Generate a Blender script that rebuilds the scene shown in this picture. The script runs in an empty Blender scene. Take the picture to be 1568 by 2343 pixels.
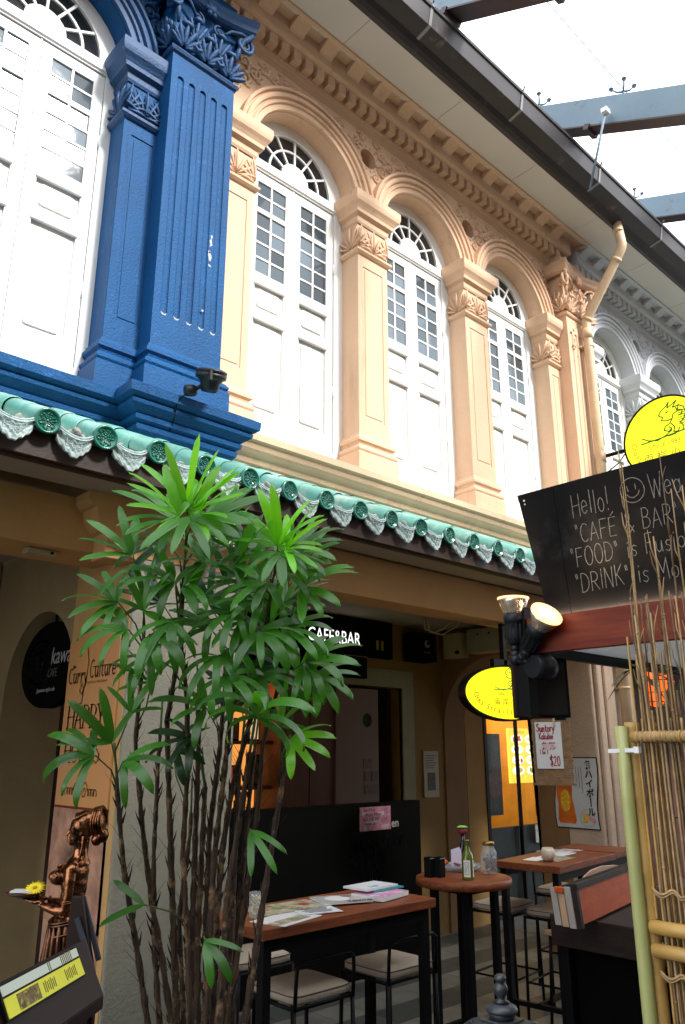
import bpy, math, random
from mathutils import Vector, Matrix
from mathutils.geometry import tessellate_polygon
rnd = random.Random(7)
PI = math.pi
scene = bpy.context.scene
COL = scene.collection

# ---------------------------------------------------------------- camera
cam_d = bpy.data.cameras.new('camera')
cam = bpy.data.objects.new('camera', cam_d); COL.objects.link(cam)
cam_d.sensor_fit = 'HORIZONTAL'; cam_d.sensor_width = 36.0
cam_d.lens = 1790.0 / 1568.0 * 36.0
cam_d.clip_start = 0.05; cam_d.clip_end = 500
EYE = 1.8
yaw, pit = math.radians(46.8), math.radians(17.0)
fw = Vector((math.cos(yaw)*math.cos(pit), math.sin(yaw)*math.cos(pit), math.sin(pit)))
cam.location = (0, 0, EYE)
cam.rotation_euler = fw.to_track_quat('-Z', 'Y').to_euler()
scene.camera = cam

# ---------------------------------------------------------------- sky, sun, exposure
world = bpy.data.worlds.new('World'); scene.world = world; world.use_nodes = True
nt = world.node_tree; nt.nodes.clear()
wo = nt.nodes.new('ShaderNodeOutputWorld'); bg = nt.nodes.new('ShaderNodeBackground')
sky = nt.nodes.new('ShaderNodeTexSky'); sky.sky_type = 'NISHITA'; sky.sun_disc = False
SUN_EL, SUN_AZ = math.radians(40), math.radians(-78)      # azimuth of the direction to the sun, from +X
sky.sun_elevation = SUN_EL; sky.sun_rotation = math.radians(90) - SUN_AZ
mixw = nt.nodes.new('ShaderNodeMix'); mixw.data_type = 'RGBA'
mixw.inputs[0].default_value = 0.82
mixw.inputs[7].default_value = (10.5, 10.8, 11.2, 1)       # cloud layer: even overcast white
nt.links.new(sky.outputs[0], mixw.inputs[6]); nt.links.new(mixw.outputs[2], bg.inputs[0])
bg.inputs[1].default_value = 0.11
nt.links.new(bg.outputs[0], wo.inputs[0])
sl = bpy.data.lights.new('sun', 'SUN'); sl.energy = 2.3; sl.angle = math.radians(12); sl.color = (1, .965, .92)
so = bpy.data.objects.new('sun', sl); COL.objects.link(so)
sd = Vector((math.cos(SUN_AZ)*math.cos(SUN_EL), math.sin(SUN_AZ)*math.cos(SUN_EL), math.sin(SUN_EL)))
so.rotation_euler = sd.to_track_quat('Z', 'Y').to_euler()
scene.view_settings.view_transform = 'Standard'; scene.view_settings.look = 'None'
scene.view_settings.exposure = 1.45; scene.view_settings.gamma = 1
scene.view_settings.use_curve_mapping = False
scene.cycles.max_bounces = 6; scene.cycles.diffuse_bounces = 3

# ---------------------------------------------------------------- materials
MATS = {}
def mat(name, col, rough=.6, var=0., vs=3., bump=0., bs=60., metal=0., spec=.5, emit=0., ecol=None,
        grain=None, rand=0., alpha=None, trans=0., streak=None, dirt=None, coat=0., detail=4):
    if name in MATS: return MATS[name]
    m = bpy.data.materials.new(name); m.use_nodes = True; MATS[name] = m
    t = m.node_tree; N = t.nodes; L = t.links; b = N['Principled BSDF']
    b.inputs['Roughness'].default_value = rough; b.inputs['Metallic'].default_value = metal
    b.inputs['Specular IOR Level'].default_value = spec
    b.inputs['Coat Weight'].default_value = coat; b.inputs['Coat Roughness'].default_value = .1
    c4 = (*col, 1); b.inputs['Base Color'].default_value = c4
    geo = N.new('ShaderNodeNewGeometry'); src = geo.outputs['Position']
    last = None
    def rgb(c):
        r = N.new('ShaderNodeRGB'); r.outputs[0].default_value = (*c, 1); return r.outputs[0]
    def mix(f, a, bb):
        x = N.new('ShaderNodeMix'); x.data_type = 'RGBA'
        if isinstance(f, float): x.inputs[0].default_value = f
        else: L.new(f, x.inputs[0])
        L.new(a, x.inputs[6]); L.new(bb, x.inputs[7]); return x.outputs[2]
    def noise(scale, vec=None, det=detail, rr=.6):
        n = N.new('ShaderNodeTexNoise'); n.inputs['Scale'].default_value = scale
        n.inputs['Detail'].default_value = det; n.inputs['Roughness'].default_value = rr
        L.new(vec or src, n.inputs['Vector']); return n.outputs[0]
    def ramp(v, lo, hi):
        r = N.new('ShaderNodeMapRange'); r.inputs[1].default_value = lo; r.inputs[2].default_value = hi
        L.new(v, r.inputs[0]); return r.outputs[0]
    if var:
        f = ramp(noise(vs), .3, .7)
        last = mix(f, rgb([x*(1-var) for x in col]), rgb([min(1, x*(1+var)) for x in col]))
    if grain:
        mp = N.new('ShaderNodeMapping'); mp.inputs['Scale'].default_value = grain[0]; L.new(src, mp.inputs[0])
        f = ramp(noise(1.0, mp.outputs[0], 6, .65), .35, .65)
        last = mix(f, last or rgb(col), rgb(grain[1]))
    if dirt:
        f = ramp(noise(dirt[1], None, 8, .7), dirt[2], dirt[2]+.12)
        last = mix(f, last or rgb(col), rgb(dirt[0]))
    if streak:
        mp = N.new('ShaderNodeMapping'); mp.inputs['Scale'].default_value = (9, 9, .7); L.new(src, mp.inputs[0])
        f = ramp(noise(1.0, mp.outputs[0], 8, .7), streak[1], streak[1]+.18)
        last = mix(f, last or rgb(col), rgb(streak[0]))
    if rand:
        oi = N.new('ShaderNodeObjectInfo'); hs = N.new('ShaderNodeHueSaturation')
        r = N.new('ShaderNodeMapRange'); L.new(oi.outputs['Random'], r.inputs[0])
        r.inputs[3].default_value = 1-rand; r.inputs[4].default_value = 1+rand
        L.new(r.outputs[0], hs.inputs['Value'])
        if last is None: last = rgb(col)
        L.new(last, hs.inputs['Color']); last = hs.outputs[0]
    if last is not None: L.new(last, b.inputs['Base Color'])
    if bump:
        bp = N.new('ShaderNodeBump'); bp.inputs['Distance'].default_value = bump; bp.inputs['Strength'].default_value = 1
        L.new(noise(bs, None, 3, .55), bp.inputs['Height']); L.new(bp.outputs[0], b.inputs['Normal'])
    if emit:
        b.inputs['Emission Color'].default_value = (*(ecol or col), 1); b.inputs['Emission Strength'].default_value = emit
    if trans:
        b.inputs['Transmission Weight'].default_value = trans
    if alpha is not None: b.inputs['Alpha'].default_value = alpha
    return m

def translucent(name, col, tr, f=.4, **kw):      # thin sheet that lets light through
    new = name not in MATS; m = mat(name, col, **kw)
    if new:
        t = m.node_tree; N = t.nodes; L = t.links; b = N['Principled BSDF']; out = N['Material Output']
        tb = N.new('ShaderNodeBsdfTranslucent'); tb.inputs[0].default_value = (*tr, 1); mx = N.new('ShaderNodeMixShader'); mx.inputs[0].default_value = f
        L.new(b.outputs[0], mx.inputs[1]); L.new(tb.outputs[0], mx.inputs[2]); L.new(mx.outputs[0], out.inputs[0])
    return m
TAN = mat('tan_plaster', (.70, .475, .315), .8, .05, 2.5, .0035, 60, streak=((.50,.32,.20), .57), dirt=((.80,.62,.43), 30, .69))
TANO = mat('tan_ornament_plaster', (.67, .445, .29), .8, .08, 6, .002, 80, dirt=((.40,.25,.14), 9, .60))
BLUE = mat('blue_plaster', (.004, .070, .205), .6, .14, 2.2, .0055, 75, spec=.2, dirt=((.02, .12, .34), 12, .60), streak=((.002,.034,.14), .56))
BLUEO = mat('blue_ornament_plaster', (.004, .056, .165), .6, .16, 8, .004, 60, dirt=((.04, .12, .36), 9, .62))
GREY = mat('pale_grey_plaster', (.56, .58, .61), .8, .06, 3, .003, 60)
WHITE = mat('white_joinery_paint', (.82, .83, .81), .45, .03, 2.5, .0006, 30, dirt=((.60, .59, .52), 5, .66), streak=((.66,.66,.60), .62))
PANE = mat('window_glass', (.10, .13, .155), .05, 0, rand=.6, spec=.28, bump=.0006, bs=5)
FANP = mat('fanlight_glass', (.012, .014, .018), .05, 0, rand=.5, spec=.7, bump=.0006, bs=5)
SOF = mat('soffit_board', (.62, .60, .54), .7, .05, 1.2, .0004, 20)
GUT = mat('gutter_metal', (.028, .023, .024), .42, .15, 3, spec=.4, dirt=((.11, .09, .085), 6, .6))
STEEL = mat('blue_grey_steel', (.15, .23, .29), .5, .1, 2, dirt=((.10,.12,.13), 5, .58), streak=((.19,.24,.27), .55))
STEELU = mat('brown_steel', (.055, .035, .035), .5, .1, 2)
GTILE = mat('jade_glazed_tile', (.17, .43, .36), .35, .12, 9, .0008, 30, spec=.6, dirt=((.42, .54, .48), 4, .52), coat=.15, rand=.14)
GDISC = mat('dark_jade_glaze', (.010, .15, .105), .22, .2, 30, .0006, 60, spec=.6, coat=.4)
DRIP = mat('pale_jade_tile', (.46, .58, .57), .6, .12, 18, .002, 60, dirt=((.14, .20, .18), 22, .56), rand=.15)
MORT = mat('grey_mortar', (.33, .33, .31), .95, .25, 25, .008, 60)
FASC = mat('dark_stained_timber', (.045, .02, .013), .5, .2, 4, .001, 60, grain=((2, 30, 30), (.022, .011, .008)))
CEIL = mat('eave_ceiling_paint', (.42, .36, .27), .8, .06, 2)
TANB = mat('warm_lit_tan_paint', (.58, .345, .135), .8, .08, 2, .002, 50)  # tan paint with the warm walkway light put into its colour
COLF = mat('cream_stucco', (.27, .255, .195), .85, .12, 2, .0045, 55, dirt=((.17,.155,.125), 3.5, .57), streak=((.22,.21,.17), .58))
YELW = mat('ochre_paint', (.50, .34, .09), .8, .08, 3, .002, 50)
BRNW = mat('brown_wall_paint', (.26, .16, .075), .8, .08, 3, .002, 50)
DARK = mat('black_paint', (.004, .004, .004), .8, .1, 5, spec=.03)
BLK = mat('black_steel', (.006, .006, .007), .45, .1, 5, spec=.12)
BLKP = mat('black_plastic', (.010, .012, .016), .45, .1, 8, spec=.35)
TABW = mat('red_brown_timber', (.25, .070, .024), .5, .2, 9, .0008, 50, grain=((3, 40, 60), (.12, .028, .010)), spec=.3)
LINT = mat('mahogany_board', (.20, .034, .011), .5, .2, 3, .0006, 50, grain=((40, 2.5, 30), (.12, .014, .005)), spec=.25)
CUSH = mat('taupe_cushion', (.42, .345, .26), .85, .08, 8, .002, 150)
SLATE = mat('black_slate_board', (.005, .005, .006), .7, spec=.15, var=.3, vs=4, bump=.0005, bs=40, dirt=((.022,.022,.023), 3, .52))
CHALK = mat('chalk', (.40, .40, .38), .95, .35, 120, dirt=((.16,.16,.15), 90, .52))
CHALKD = mat('faint_chalk', (.17, .18, .16), .95, .5, 100)

# ---------------------------------------------------------------- mesh builder
class MB:
    def __init__(s): s.v = []; s.f = []; s.sm = []
    def add(s, vs, fs, smooth=False):
        o = len(s.v); s.v += [tuple(p) for p in vs]
        for f in fs: s.f.append(tuple(i+o for i in f)); s.sm.append(smooth)
        return s
    def box(s, x0, x1, y0, y1, z0, z1):
        return s.add([(x0,y0,z0),(x1,y0,z0),(x1,y1,z0),(x0,y1,z0),(x0,y0,z1),(x1,y0,z1),(x1,y1,z1),(x0,y1,z1)],
              [(0,3,2,1),(4,5,6,7),(0,1,5,4),(1,2,6,5),(2,3,7,6),(3,0,4,7)])
    def obox(s, c, u, v, n, a, b, d):       # oriented box: half sizes a,b,d
        c = Vector(c); u = Vector(u).normalized()*a; v = Vector(v).normalized()*b; n = Vector(n).normalized()*d
        P = [c+i*u+j*v+k*n for k in (-1,1) for j in (-1,1) for i in (-1,1)]
        return s.add(P, [(0,2,3,1),(4,5,7,6),(0,1,5,4),(1,3,7,5),(3,2,6,7),(2,0,4,6)])
    def bar(s, a, b, w, h=None, up=(0,0,1)):
        a = Vector(a); b = Vector(b); d = b-a; u = d.cross(Vector(up))
        if u.length < 1e-6: u = d.cross(Vector((1,0,0)))
        v = u.cross(d); return s.obox((a+b)/2, d, u, v, d.length/2, w/2, (h or w)/2)
    def tube(s, pts, r, seg=8, cap=True, smooth=True):
        pts = [Vector(p) for p in pts]; n = len(pts)
        rs = r if isinstance(r, (list, tuple)) else [r]*n
        up = None; vs = []
        for i, p in enumerate(pts):
            t = (pts[min(i+1, n-1)]-pts[max(i-1, 0)])
            if t.length < 1e-9: t = Vector((0,0,1))
            t.normalize()
            if up is None: up = t.orthogonal().normalized()
            up = (up - t*up.dot(t))
            if up.length < 1e-6: up = t.orthogonal()
            up.normalize(); w = t.cross(up)
            for k in range(seg):
                a = 2*PI*k/seg; vs.append(p+(up*math.cos(a)+w*math.sin(a))*rs[i])
        fs = [(i*seg+k, i*seg+(k+1)%seg, (i+1)*seg+(k+1)%seg, (i+1)*seg+k) for i in range(n-1) for k in range(seg)]
        s.add(vs, fs, smooth)
        if cap: o = len(s.v)-len(vs); s.f += [tuple(o+k for k in reversed(range(seg))), tuple(o+(n-1)*seg+k for k in range(seg))]; s.sm += [False]*2
        return s
    def lathe(s, prof, c=(0,0,0), ax=(0,0,1), seg=24, smooth=True, sq=None, cap=True):
        ax = Vector(ax).normalized(); u = ax.orthogonal().normalized()
        if abs(ax.z) > .99: u = Vector((1,0,0))
        w = ax.cross(u); c = Vector(c); vs = []
        for r, h in prof:
            for k in range(seg):
                a = 2*PI*k/seg; rr = r*(sq(a) if sq else 1)
                vs.append(c+ax*h+(u*math.cos(a)+w*math.sin(a))*rr)
        n = len(prof)
        fs = [(i*seg+k, i*seg+(k+1)%seg, (i+1)*seg+(k+1)%seg, (i+1)*seg+k) for i in range(n-1) for k in range(seg)]
        s.add(vs, fs, smooth); o = len(s.v)-len(vs)
        if not cap: return s
        if prof[0][0] > 1e-4: s.f.append(tuple(o+k for k in reversed(range(seg)))); s.sm.append(False)
        if prof[-1][0] > 1e-4: s.f.append(tuple(o+(n-1)*seg+k for k in range(seg))); s.sm.append(False)
        return s
    def ell(s, c, r, rot=None, seg=10, rings=6):
        c = Vector(c); vs = []; R = rot or Matrix.Identity(3)
        for i in range(rings+1):
            th = PI*i/rings
            for k in range(seg):
                a = 2*PI*k/seg
                vs.append(c+R@Vector((r[0]*math.sin(th)*math.cos(a), r[1]*math.sin(th)*math.sin(a), r[2]*math.cos(th))))
        return s.add(vs, [(i*seg+k, (i+1)*seg+k, (i+1)*seg+(k+1)%seg, i*seg+(k+1)%seg) for i in range(rings) for k in range(seg)], True)
    def plate(s, loops, o, u, v, n, t):     # polygon with holes in the (u,v) plane at o, thickness t along n
        o = Vector(o); u = Vector(u); v = Vector(v); n = Vector(n)
        P = [[o+u*a+v*b for a, b in lp] for lp in loops]
        tri = tessellate_polygon([[Vector((a, b, 0)) for a, b in lp] for lp in loops])
        flat = [p for lp in P for p in lp]; m = len(flat); base = len(s.v)
        s.v += [tuple(p) for p in flat]+[tuple(p-n*t) for p in flat]
        for a, b, c in tri:
            nn = (flat[b]-flat[a]).cross(flat[c]-flat[a])
            if nn.dot(n) < 0: b, c = c, b
            s.f += [(base+a, base+b, base+c), (base+m+a, base+m+c, base+m+b)]; s.sm += [False]*2
        k = 0
        for li, lp in enumerate(loops):
            L = len(lp); area = sum(lp[i][0]*lp[(i+1)%L][1]-lp[(i+1)%L][0]*lp[i][1] for i in range(L))
            flip = (area > 0) != (li == 0)
            for i in range(L):
                a = base+k+i; b = base+k+(i+1)%L
                s.f.append((a, a+m, b+m, b) if not flip else (a, b, b+m, a+m)); s.sm.append(False)
            k += L
        return s
    def mould(s, path, prof, ends=True, smooth=False):   # path in XY, profile (outward d, z); outward = right-hand of the walk
        P = [Vector((x, y)) for x, y in path]; n = len(P); offs = []
        for i in range(n):
            def nr(a, b):
                d = (b-a).normalized(); return Vector((d.y, -d.x))
            if i == 0: o = nr(P[0], P[1])
            elif i == n-1: o = nr(P[-2], P[-1])
            else:
                a, b = nr(P[i-1], P[i]), nr(P[i], P[i+1]); o = (a+b); o = o/(max(.2, o.dot(a)))
            offs.append(o)
        m = len(prof); vs = []
        for i in range(n):
            for d, z in prof: vs.append((P[i].x+offs[i].x*d, P[i].y+offs[i].y*d, z))
        up = prof[-1][1] > prof[0][1]
        fs = []
        for i in range(n-1):
            for j in range(m-1):
                q = (i*m+j, (i+1)*m+j, (i+1)*m+j+1, i*m+j+1); fs.append(q if up else q[::-1])
        if ends: fs += [tuple(range(m)), tuple((n-1)*m+j for j in reversed(range(m)))]
        return s.add(vs, fs, smooth)
    def build(s, name, m, parent=None, bevel=0, origin=None, autos=False):
        org = Vector(origin) if origin is not None else (Vector(parent['_o']) if parent is not None and '_o' in parent else Vector((0,0,0)))
        me = bpy.data.meshes.new(name)
        me.from_pydata([tuple(Vector(p)-org) for p in s.v], [], s.f)
        me.polygons.foreach_set('use_smooth', s.sm)
        ms = m if isinstance(m, (list, tuple)) else [m]
        for x in ms: me.materials.append(x)
        ob = bpy.data.objects.new(name, me); COL.objects.link(ob)
        ob['_o'] = tuple(org)
        if parent is not None:
            ob.parent = parent
            if origin is not None: ob.location = org-Vector(parent['_o'])
        else: ob.location = org
        if bevel:
            bv = ob.modifiers.new('bevel', 'BEVEL'); bv.width = bevel; bv.segments = 2; bv.limit_method = 'ANGLE'
        return ob

def thing(name, label, cat, loc=(0,0,0), group=None):
    o = bpy.data.objects.new(name, None); COL.objects.link(o); o.location = loc; o['_o'] = tuple(loc)
    o.empty_display_size = .1
    o['label'] = label; o['category'] = cat
    if group: o['group'] = group
    return o
def tag(o, label, cat, group=None):
    o['label'] = label; o['category'] = cat
    if group: o['group'] = group
    return o
def struct(o): o['kind'] = 'structure'; return o
def shared(proto_mesh, name, parent, at, rot=None, scale=None):   # another piece with the same mesh data
    ob = bpy.data.objects.new(name, proto_mesh); COL.objects.link(ob); ob.parent = parent
    ob.location = Vector(at)-Vector(parent['_o']); ob['_o'] = tuple(at)
    if rot is not None: ob.rotation_euler = rot
    if scale is not None: ob.scale = scale
    return ob
def mesh_of(mb, name, m):
    me = bpy.data.meshes.new(name); me.from_pydata([tuple(p) for p in mb.v], [], mb.f)
    me.polygons.foreach_set('use_smooth', mb.sm); me.materials.append(m); return me
def dup_tree(root, loc, label=None):
    r = root.copy(); COL.objects.link(r); r.location = loc
    if label: r['label'] = label
    def rec(a, b):
        for ch in a.children:
            c = ch.copy(); COL.objects.link(c); c.parent = b; rec(ch, c)
    rec(root, r); return r

AX = {'-Y': ((1,0,0), (0,0,1), (0,-1,0)), '-X': ((0,-1,0), (0,0,1), (-1,0,0)), '+Z': ((1,0,0), (0,1,0), (0,0,1))}
def text(body, size, at, m, parent, plane='-Y', name='lettering', ext=.0008, sx=1., align='LEFT', shear=0., rot=0., off=0., axes=None):
    cu = bpy.data.curves.new(name, 'FONT'); cu.body = body; cu.size = size; cu.extrude = ext
    cu.align_x = align; cu.align_y = 'BOTTOM_BASELINE'; cu.shear = shear; cu.offset = off; cu.resolution_u = 3
    t = bpy.data.objects.new(name, cu); me = bpy.data.meshes.new_from_object(t)
    bpy.data.objects.remove(t); me.name = name; me.materials.clear(); me.materials.append(m)
    u, v, n = [Vector(a) for a in (axes or AX[plane])]
    if rot: q = Matrix.Rotation(rot, 3, n); u = q@u; v = q@v
    M = Matrix((u*sx, v, n)).transposed().to_4x4()
    me.transform(M)
    return place_mesh(me, name, at, parent)
def place_mesh(me, name, at, parent):
    ob = bpy.data.objects.new(name, me); COL.objects.link(ob)
    if parent is not None: ob.parent = parent; ob.location = Vector(at)-Vector(parent['_o']); ob['_o'] = tuple(at)
    else: ob.location = at; ob['_o'] = tuple(at)
    return ob

# ---------------------------------------------------------------- hand lettering (single strokes)
def arc(cx, cy, rx, ry, a0, a1, n=8):
    return [(cx+rx*math.cos(math.radians(a0+(a1-a0)*i/n)), cy+ry*math.sin(math.radians(a0+(a1-a0)*i/n))) for i in range(n+1)]
G = {
 'H': (.6, [[(0,0),(.03,1)],[(.52,0),(.55,1)],[(0,.5),(.55,.52)]]),
 'e': (.48, [[(.02,.3),(.4,.34)]+arc(.21,.3,.2,.28,10,320,12)]), 'l': (.2, [[(.08,0),(.1,1)]]),
 'o': (.48, [arc(.22,.28,.2,.28,0,360,12)]), '!': (.25, [[(.1,.25),(.13,1)],[(.1,0),(.11,.05)]]),
 'W': (.85, [[(0,1),(.2,0),(.4,.75),(.58,0),(.8,1)]]), 'a': (.5, [arc(.2,.28,.19,.27,20,340,12)+[(.38,.2)],[(.39,.55),(.39,.08),(.45,0)]]),
 'C': (.6, [arc(.32,.5,.3,.5,50,310,12)]), 'A': (.62, [[(0,0),(.28,1),(.56,0)],[(.1,.35),(.47,.37)]]),
 'F': (.55, [[(.03,0),(.05,1),(.5,1)],[(.04,.52),(.4,.54)]]), 'E': (.55, [[(.5,0),(.03,0),(.05,1),(.5,1)],[(.04,.52),(.42,.54)]]),
 'É': (.55, [[(.5,0),(.03,0),(.05,1),(.5,1)],[(.04,.52),(.42,.54)],[(.2,1.1),(.42,1.28)]]),
 '&': (.65, [[(.6,.3),(.35,.02),(.12,.02),(.02,.2),(.1,.42),(.38,.68),(.38,.9),(.25,1),(.12,.88),(.18,.62),(.58,0)]]),
 'B': (.55, [[(.03,0),(.05,1)],[(.04,1)]+arc(.2,.77,.25,.23,80,-90,6)+[(.04,.54)],[(.04,.54)]+arc(.22,.27,.29,.27,85,-90,7)+[(.03,0)]]),
 'R': (.58, [[(.03,0),(.05,1)],[(.04,1)]+arc(.22,.74,.27,.26,80,-90,6)+[(.05,.48)],[(.2,.48),(.55,0)]]),
 'D': (.62, [[(.03,0),(.05,1)],[(.04,1)]+arc(.15,.5,.42,.5,80,-80,10)+[(.03,0)]]),
 'O': (.62, [arc(.3,.5,.28,.5,0,360,16)]), 'i': (.2, [[(.08,0),(.09,.55)],[(.1,.75),(.11,.79)]]),
 's': (.42, [[(.36,.5),(.2,.57),(.06,.47),(.1,.34),(.28,.26),(.34,.12),(.2,0),(.02,.08)]]),
 'u': (.5, [[(.04,.55),(.05,.15),(.18,0),(.34,.1),(.4,.55)],[(.4,.5),(.42,0)]]), 'n': (.5, [[(.05,0),(.06,.55)],[(.06,.35),(.2,.55),(.34,.48),(.38,0)]]),
 'N': (.62, [[(.02,0),(.05,1),(.5,0),(.55,1)]]), 'I': (.2, [[(.08,0),(.1,1)]]), 'K': (.58, [[(.03,0),(.05,1)],[(.5,1),(.05,.45)],[(.15,.52),(.54,0)]]),
 'M': (.75, [[(0,0),(.08,1),(.34,.3),(.6,1),(.68,0)]]), 'r': (.38, [[(.05,0),(.06,.55)],[(.06,.35),(.2,.55),(.34,.5)]]),
 'p': (.48, [[(.05,-.4),(.06,.55)],arc(.23,.28,.18,.27,150,-150,10)]), 'y': (.48, [[(.03,.55),(.2,.05)],[(.4,.55),(.1,-.4)]]),
 'P': (.55, [[(.03,0),(.05,1)],[(.04,1)]+arc(.22,.74,.27,.26,80,-90,6)+[(.05,.48)]]), 'T': (.55, [[(.27,0),(.28,1)],[(0,1),(.55,1)]]),
 'S': (.55, [[(.5,.85),(.3,1),(.08,.9),(.06,.68),(.28,.54),(.46,.38),(.46,.14),(.25,0),(.02,.12)]]),
 't': (.36, [[(.14,.9),(.13,.1),(.24,0),(.32,.05)],[(0,.58),(.3,.6)]]), 'k': (.45, [[(.05,0),(.07,1)],[(.36,.58),(.07,.25)],[(.15,.32),(.38,0)]]),
 'b': (.48, [[(.05,1),(.05,0)],arc(.23,.28,.18,.27,150,-150,10)]), 'f': (.36, [[(.32,.95),(.18,.98),(.13,.8),(.13,0)],[(0,.55),(.28,.57)]]),
 '1': (.35, [[(.05,.8),(.2,1),(.2,0)]]), '2': (.5, [[(.04,.8),(.2,1),(.4,.85),(.36,.6),(.02,0),(.46,.02)]]),
 '0': (.5, [arc(.23,.5,.2,.5,0,360,14)]), '$': (.55, [[(.5,.82),(.3,.95),(.08,.85),(.06,.66),(.28,.54),(.46,.38),(.46,.16),(.25,.05),(.02,.16)],[(.27,-.12),(.29,1.12)]]),
 '"': (.28, [[(.04,.95),(.1,.7)],[(.14,.97),(.2,.72)]]), 'Y': (.55, [[(0,1),(.26,.5),(.5,1)],[(.26,.5),(.24,0)]]),
 '-': (.4, [[(.02,.4),(.32,.42)]]), ' ': (.35, []), 'h': (.48, [[(.05,0),(.06,1)],[(.06,.35),(.2,.55),(.34,.48),(.38,0)]]), 'm': (.7, [[(.05,0),(.06,.55)],[(.06,.35),(.2,.55),(.3,.45),(.31,0)],[(.31,.35),(.45,.55),(.57,.45),(.58,0)]]),
}
def ribbon(mb, pts, w, u, v, n, o, t=.0006):
    P = [o+u*a+v*b for a, b in pts]
    for a, b in zip(P, P[1:]):
        d = b-a
        if d.length < 1e-6: continue
        s = d.cross(n).normalized()*w/2; e = d.normalized()*w*.3
        mb.add([a-e-s, b+e-s, b+e+s, a-e+s, a-e-s+n*t, b+e-s+n*t, b+e+s+n*t, a-e+s+n*t], [(4,5,6,7),(7,6,5,4),(0,1,5,4),(2,3,7,6)])
def hand(txt, size, at, w, m, parent, plane='-Y', name='handwriting', sx=1., jit=.03, axes=None, slant=0., serif=False):
    u, v, n = [Vector(a) for a in (axes or AX[plane])]; mb = MB(); x = 0; o = Vector(at)
    for ch in txt:
        wd, st = G[ch]; dy = rnd.uniform(-jit, jit); sc = 1+rnd.uniform(-jit, jit)
        for pl in st:
            pts = [((x+(a+slant*b)*sx)*size, (b*sc+dy)*size) for a, b in pl]
            if serif:
                for (a, b), (c, d) in zip(pts, pts[1:]):
                    ww = w*(1.0 if abs(d-b) > abs(c-a)*1.2 else .4)
                    ribbon(mb, [(a, b), (c, d)], ww, u, v, n, o)
                for a, b in (pts[0], pts[-1]):
                    if len(pl) <= 3: ribbon(mb, [(a-w*1.3, b), (a+w*1.3, b)], w*.35, u, v, n, o)
            else: ribbon(mb, pts, w, u, v, n, o)
        x += (wd+.1)*sx
    return mb.build(name, m, parent, origin=o)
# ================================================================ THE SHOPHOUSES
YF, YB = 4.13, 4.34            # upper wall front and back
def arch_loop(cx, hw, z0, zs, n=22, r=None):
    r = r or hw
    return [(cx-hw, z0)]+[(cx+r*math.cos(PI-PI*i/n), zs+r*math.sin(PI-PI*i/n)) for i in range(n+1)]+[(cx+hw, z0)]
def circ(cx, cz, r, n=20): return [(cx+r*math.cos(2*PI*i/n), cz+r*math.sin(2*PI*i/n)) for i in range(n)]
def rect(x0, x1, z0, z1): return [(x0,z0),(x1,z0),(x1,z1),(x0,z1)]
def rrect(x0, x1, z0, z1, r=.02):
    out = []
    for cx, cz, a in ((x1-r,z0+r,-90),(x1-r,z1-r,0),(x0+r,z1-r,90),(x0+r,z0+r,180)):
        out += [(cx+r*math.cos(math.radians(a+b)), cz+r*math.sin(math.radians(a+b))) for b in (0,45,90)]
    return out
ZS = 6.36; HWN = .55

PANE_ME = mesh_of(MB().box(-.069,.069,-.003,.003,-.061,.061), 'pane', PANE)
def leafcells(): # columns and rows of one shutter leaf, relative to its left edge: (x, z) centres
    xs = (.152, .298); zs = (6.152, 6.028, 5.855, 5.717, 5.579, 5.441)
    return [(x, z) for x in xs for z in zs]
def shutter_mesh():
    w = .448; mb = MB()
    holes = [rect(.08,.37,5.965,6.215), rect(.08,.37,5.372,5.922), rect(.08,.37,5.05,5.275), rect(.08,.37,4.20,4.965)]
    mb.plate([rect(.003,w-.003,4.05,6.305)]+holes, (0,4.300,0), (1,0,0), (0,0,1), (0,-1,0), .04)
    # muntins
    mb.box(.216,.234,4.304,4.326,5.965,6.215); mb.box(.216,.234,4.304,4.326,5.372,5.922)
    mb.box(.08,.37,4.306,4.324,6.081,6.099)
    for z in (5.786,5.648,5.510): mb.box(.08,.37,4.306,4.324,z-.009,z+.009)
    # backing of the wooden panels, raised fields, the drip lip over each panel
    mb.box(.075,.375,4.322,4.332,5.04,5.285); mb.box(.075,.375,4.322,4.332,4.19,4.975)
    mb.plate([rrect(.115,.335,5.085,5.235)], (0,4.308,0), (1,0,0), (0,0,1), (0,-1,0), .015)
    mb.plate([rrect(.115,.335,4.245,4.92)], (0,4.308,0), (1,0,0), (0,0,1), (0,-1,0), .015)
    for z in (5.262, 4.952):
        mb.mould([(.072,4.30),(.378,4.30)], [(0,z-.004),(.012,z+.002),(.016,z+.014),(.014,z+.026),(0,z+.034)])
    return mb
SHUT_MB = shutter_mesh()
def sector(mb, cx, cz, r0, r1, a0, a1, y, t, n=4):
    lp = [(cx+r1*math.cos(a0+(a1-a0)*i/n), cz+r1*math.sin(a0+(a1-a0)*i/n)) for i in range(n+1)]
    lp += [(cx+r0*math.cos(a1+(a0-a1)*i/n), cz+r0*math.sin(a1+(a0-a1)*i/n)) for i in range(n+1)]
    mb.plate([lp], (0,y,0), (1,0,0), (0,0,1), (0,-1,0), t)
FZ = 6.415
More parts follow.
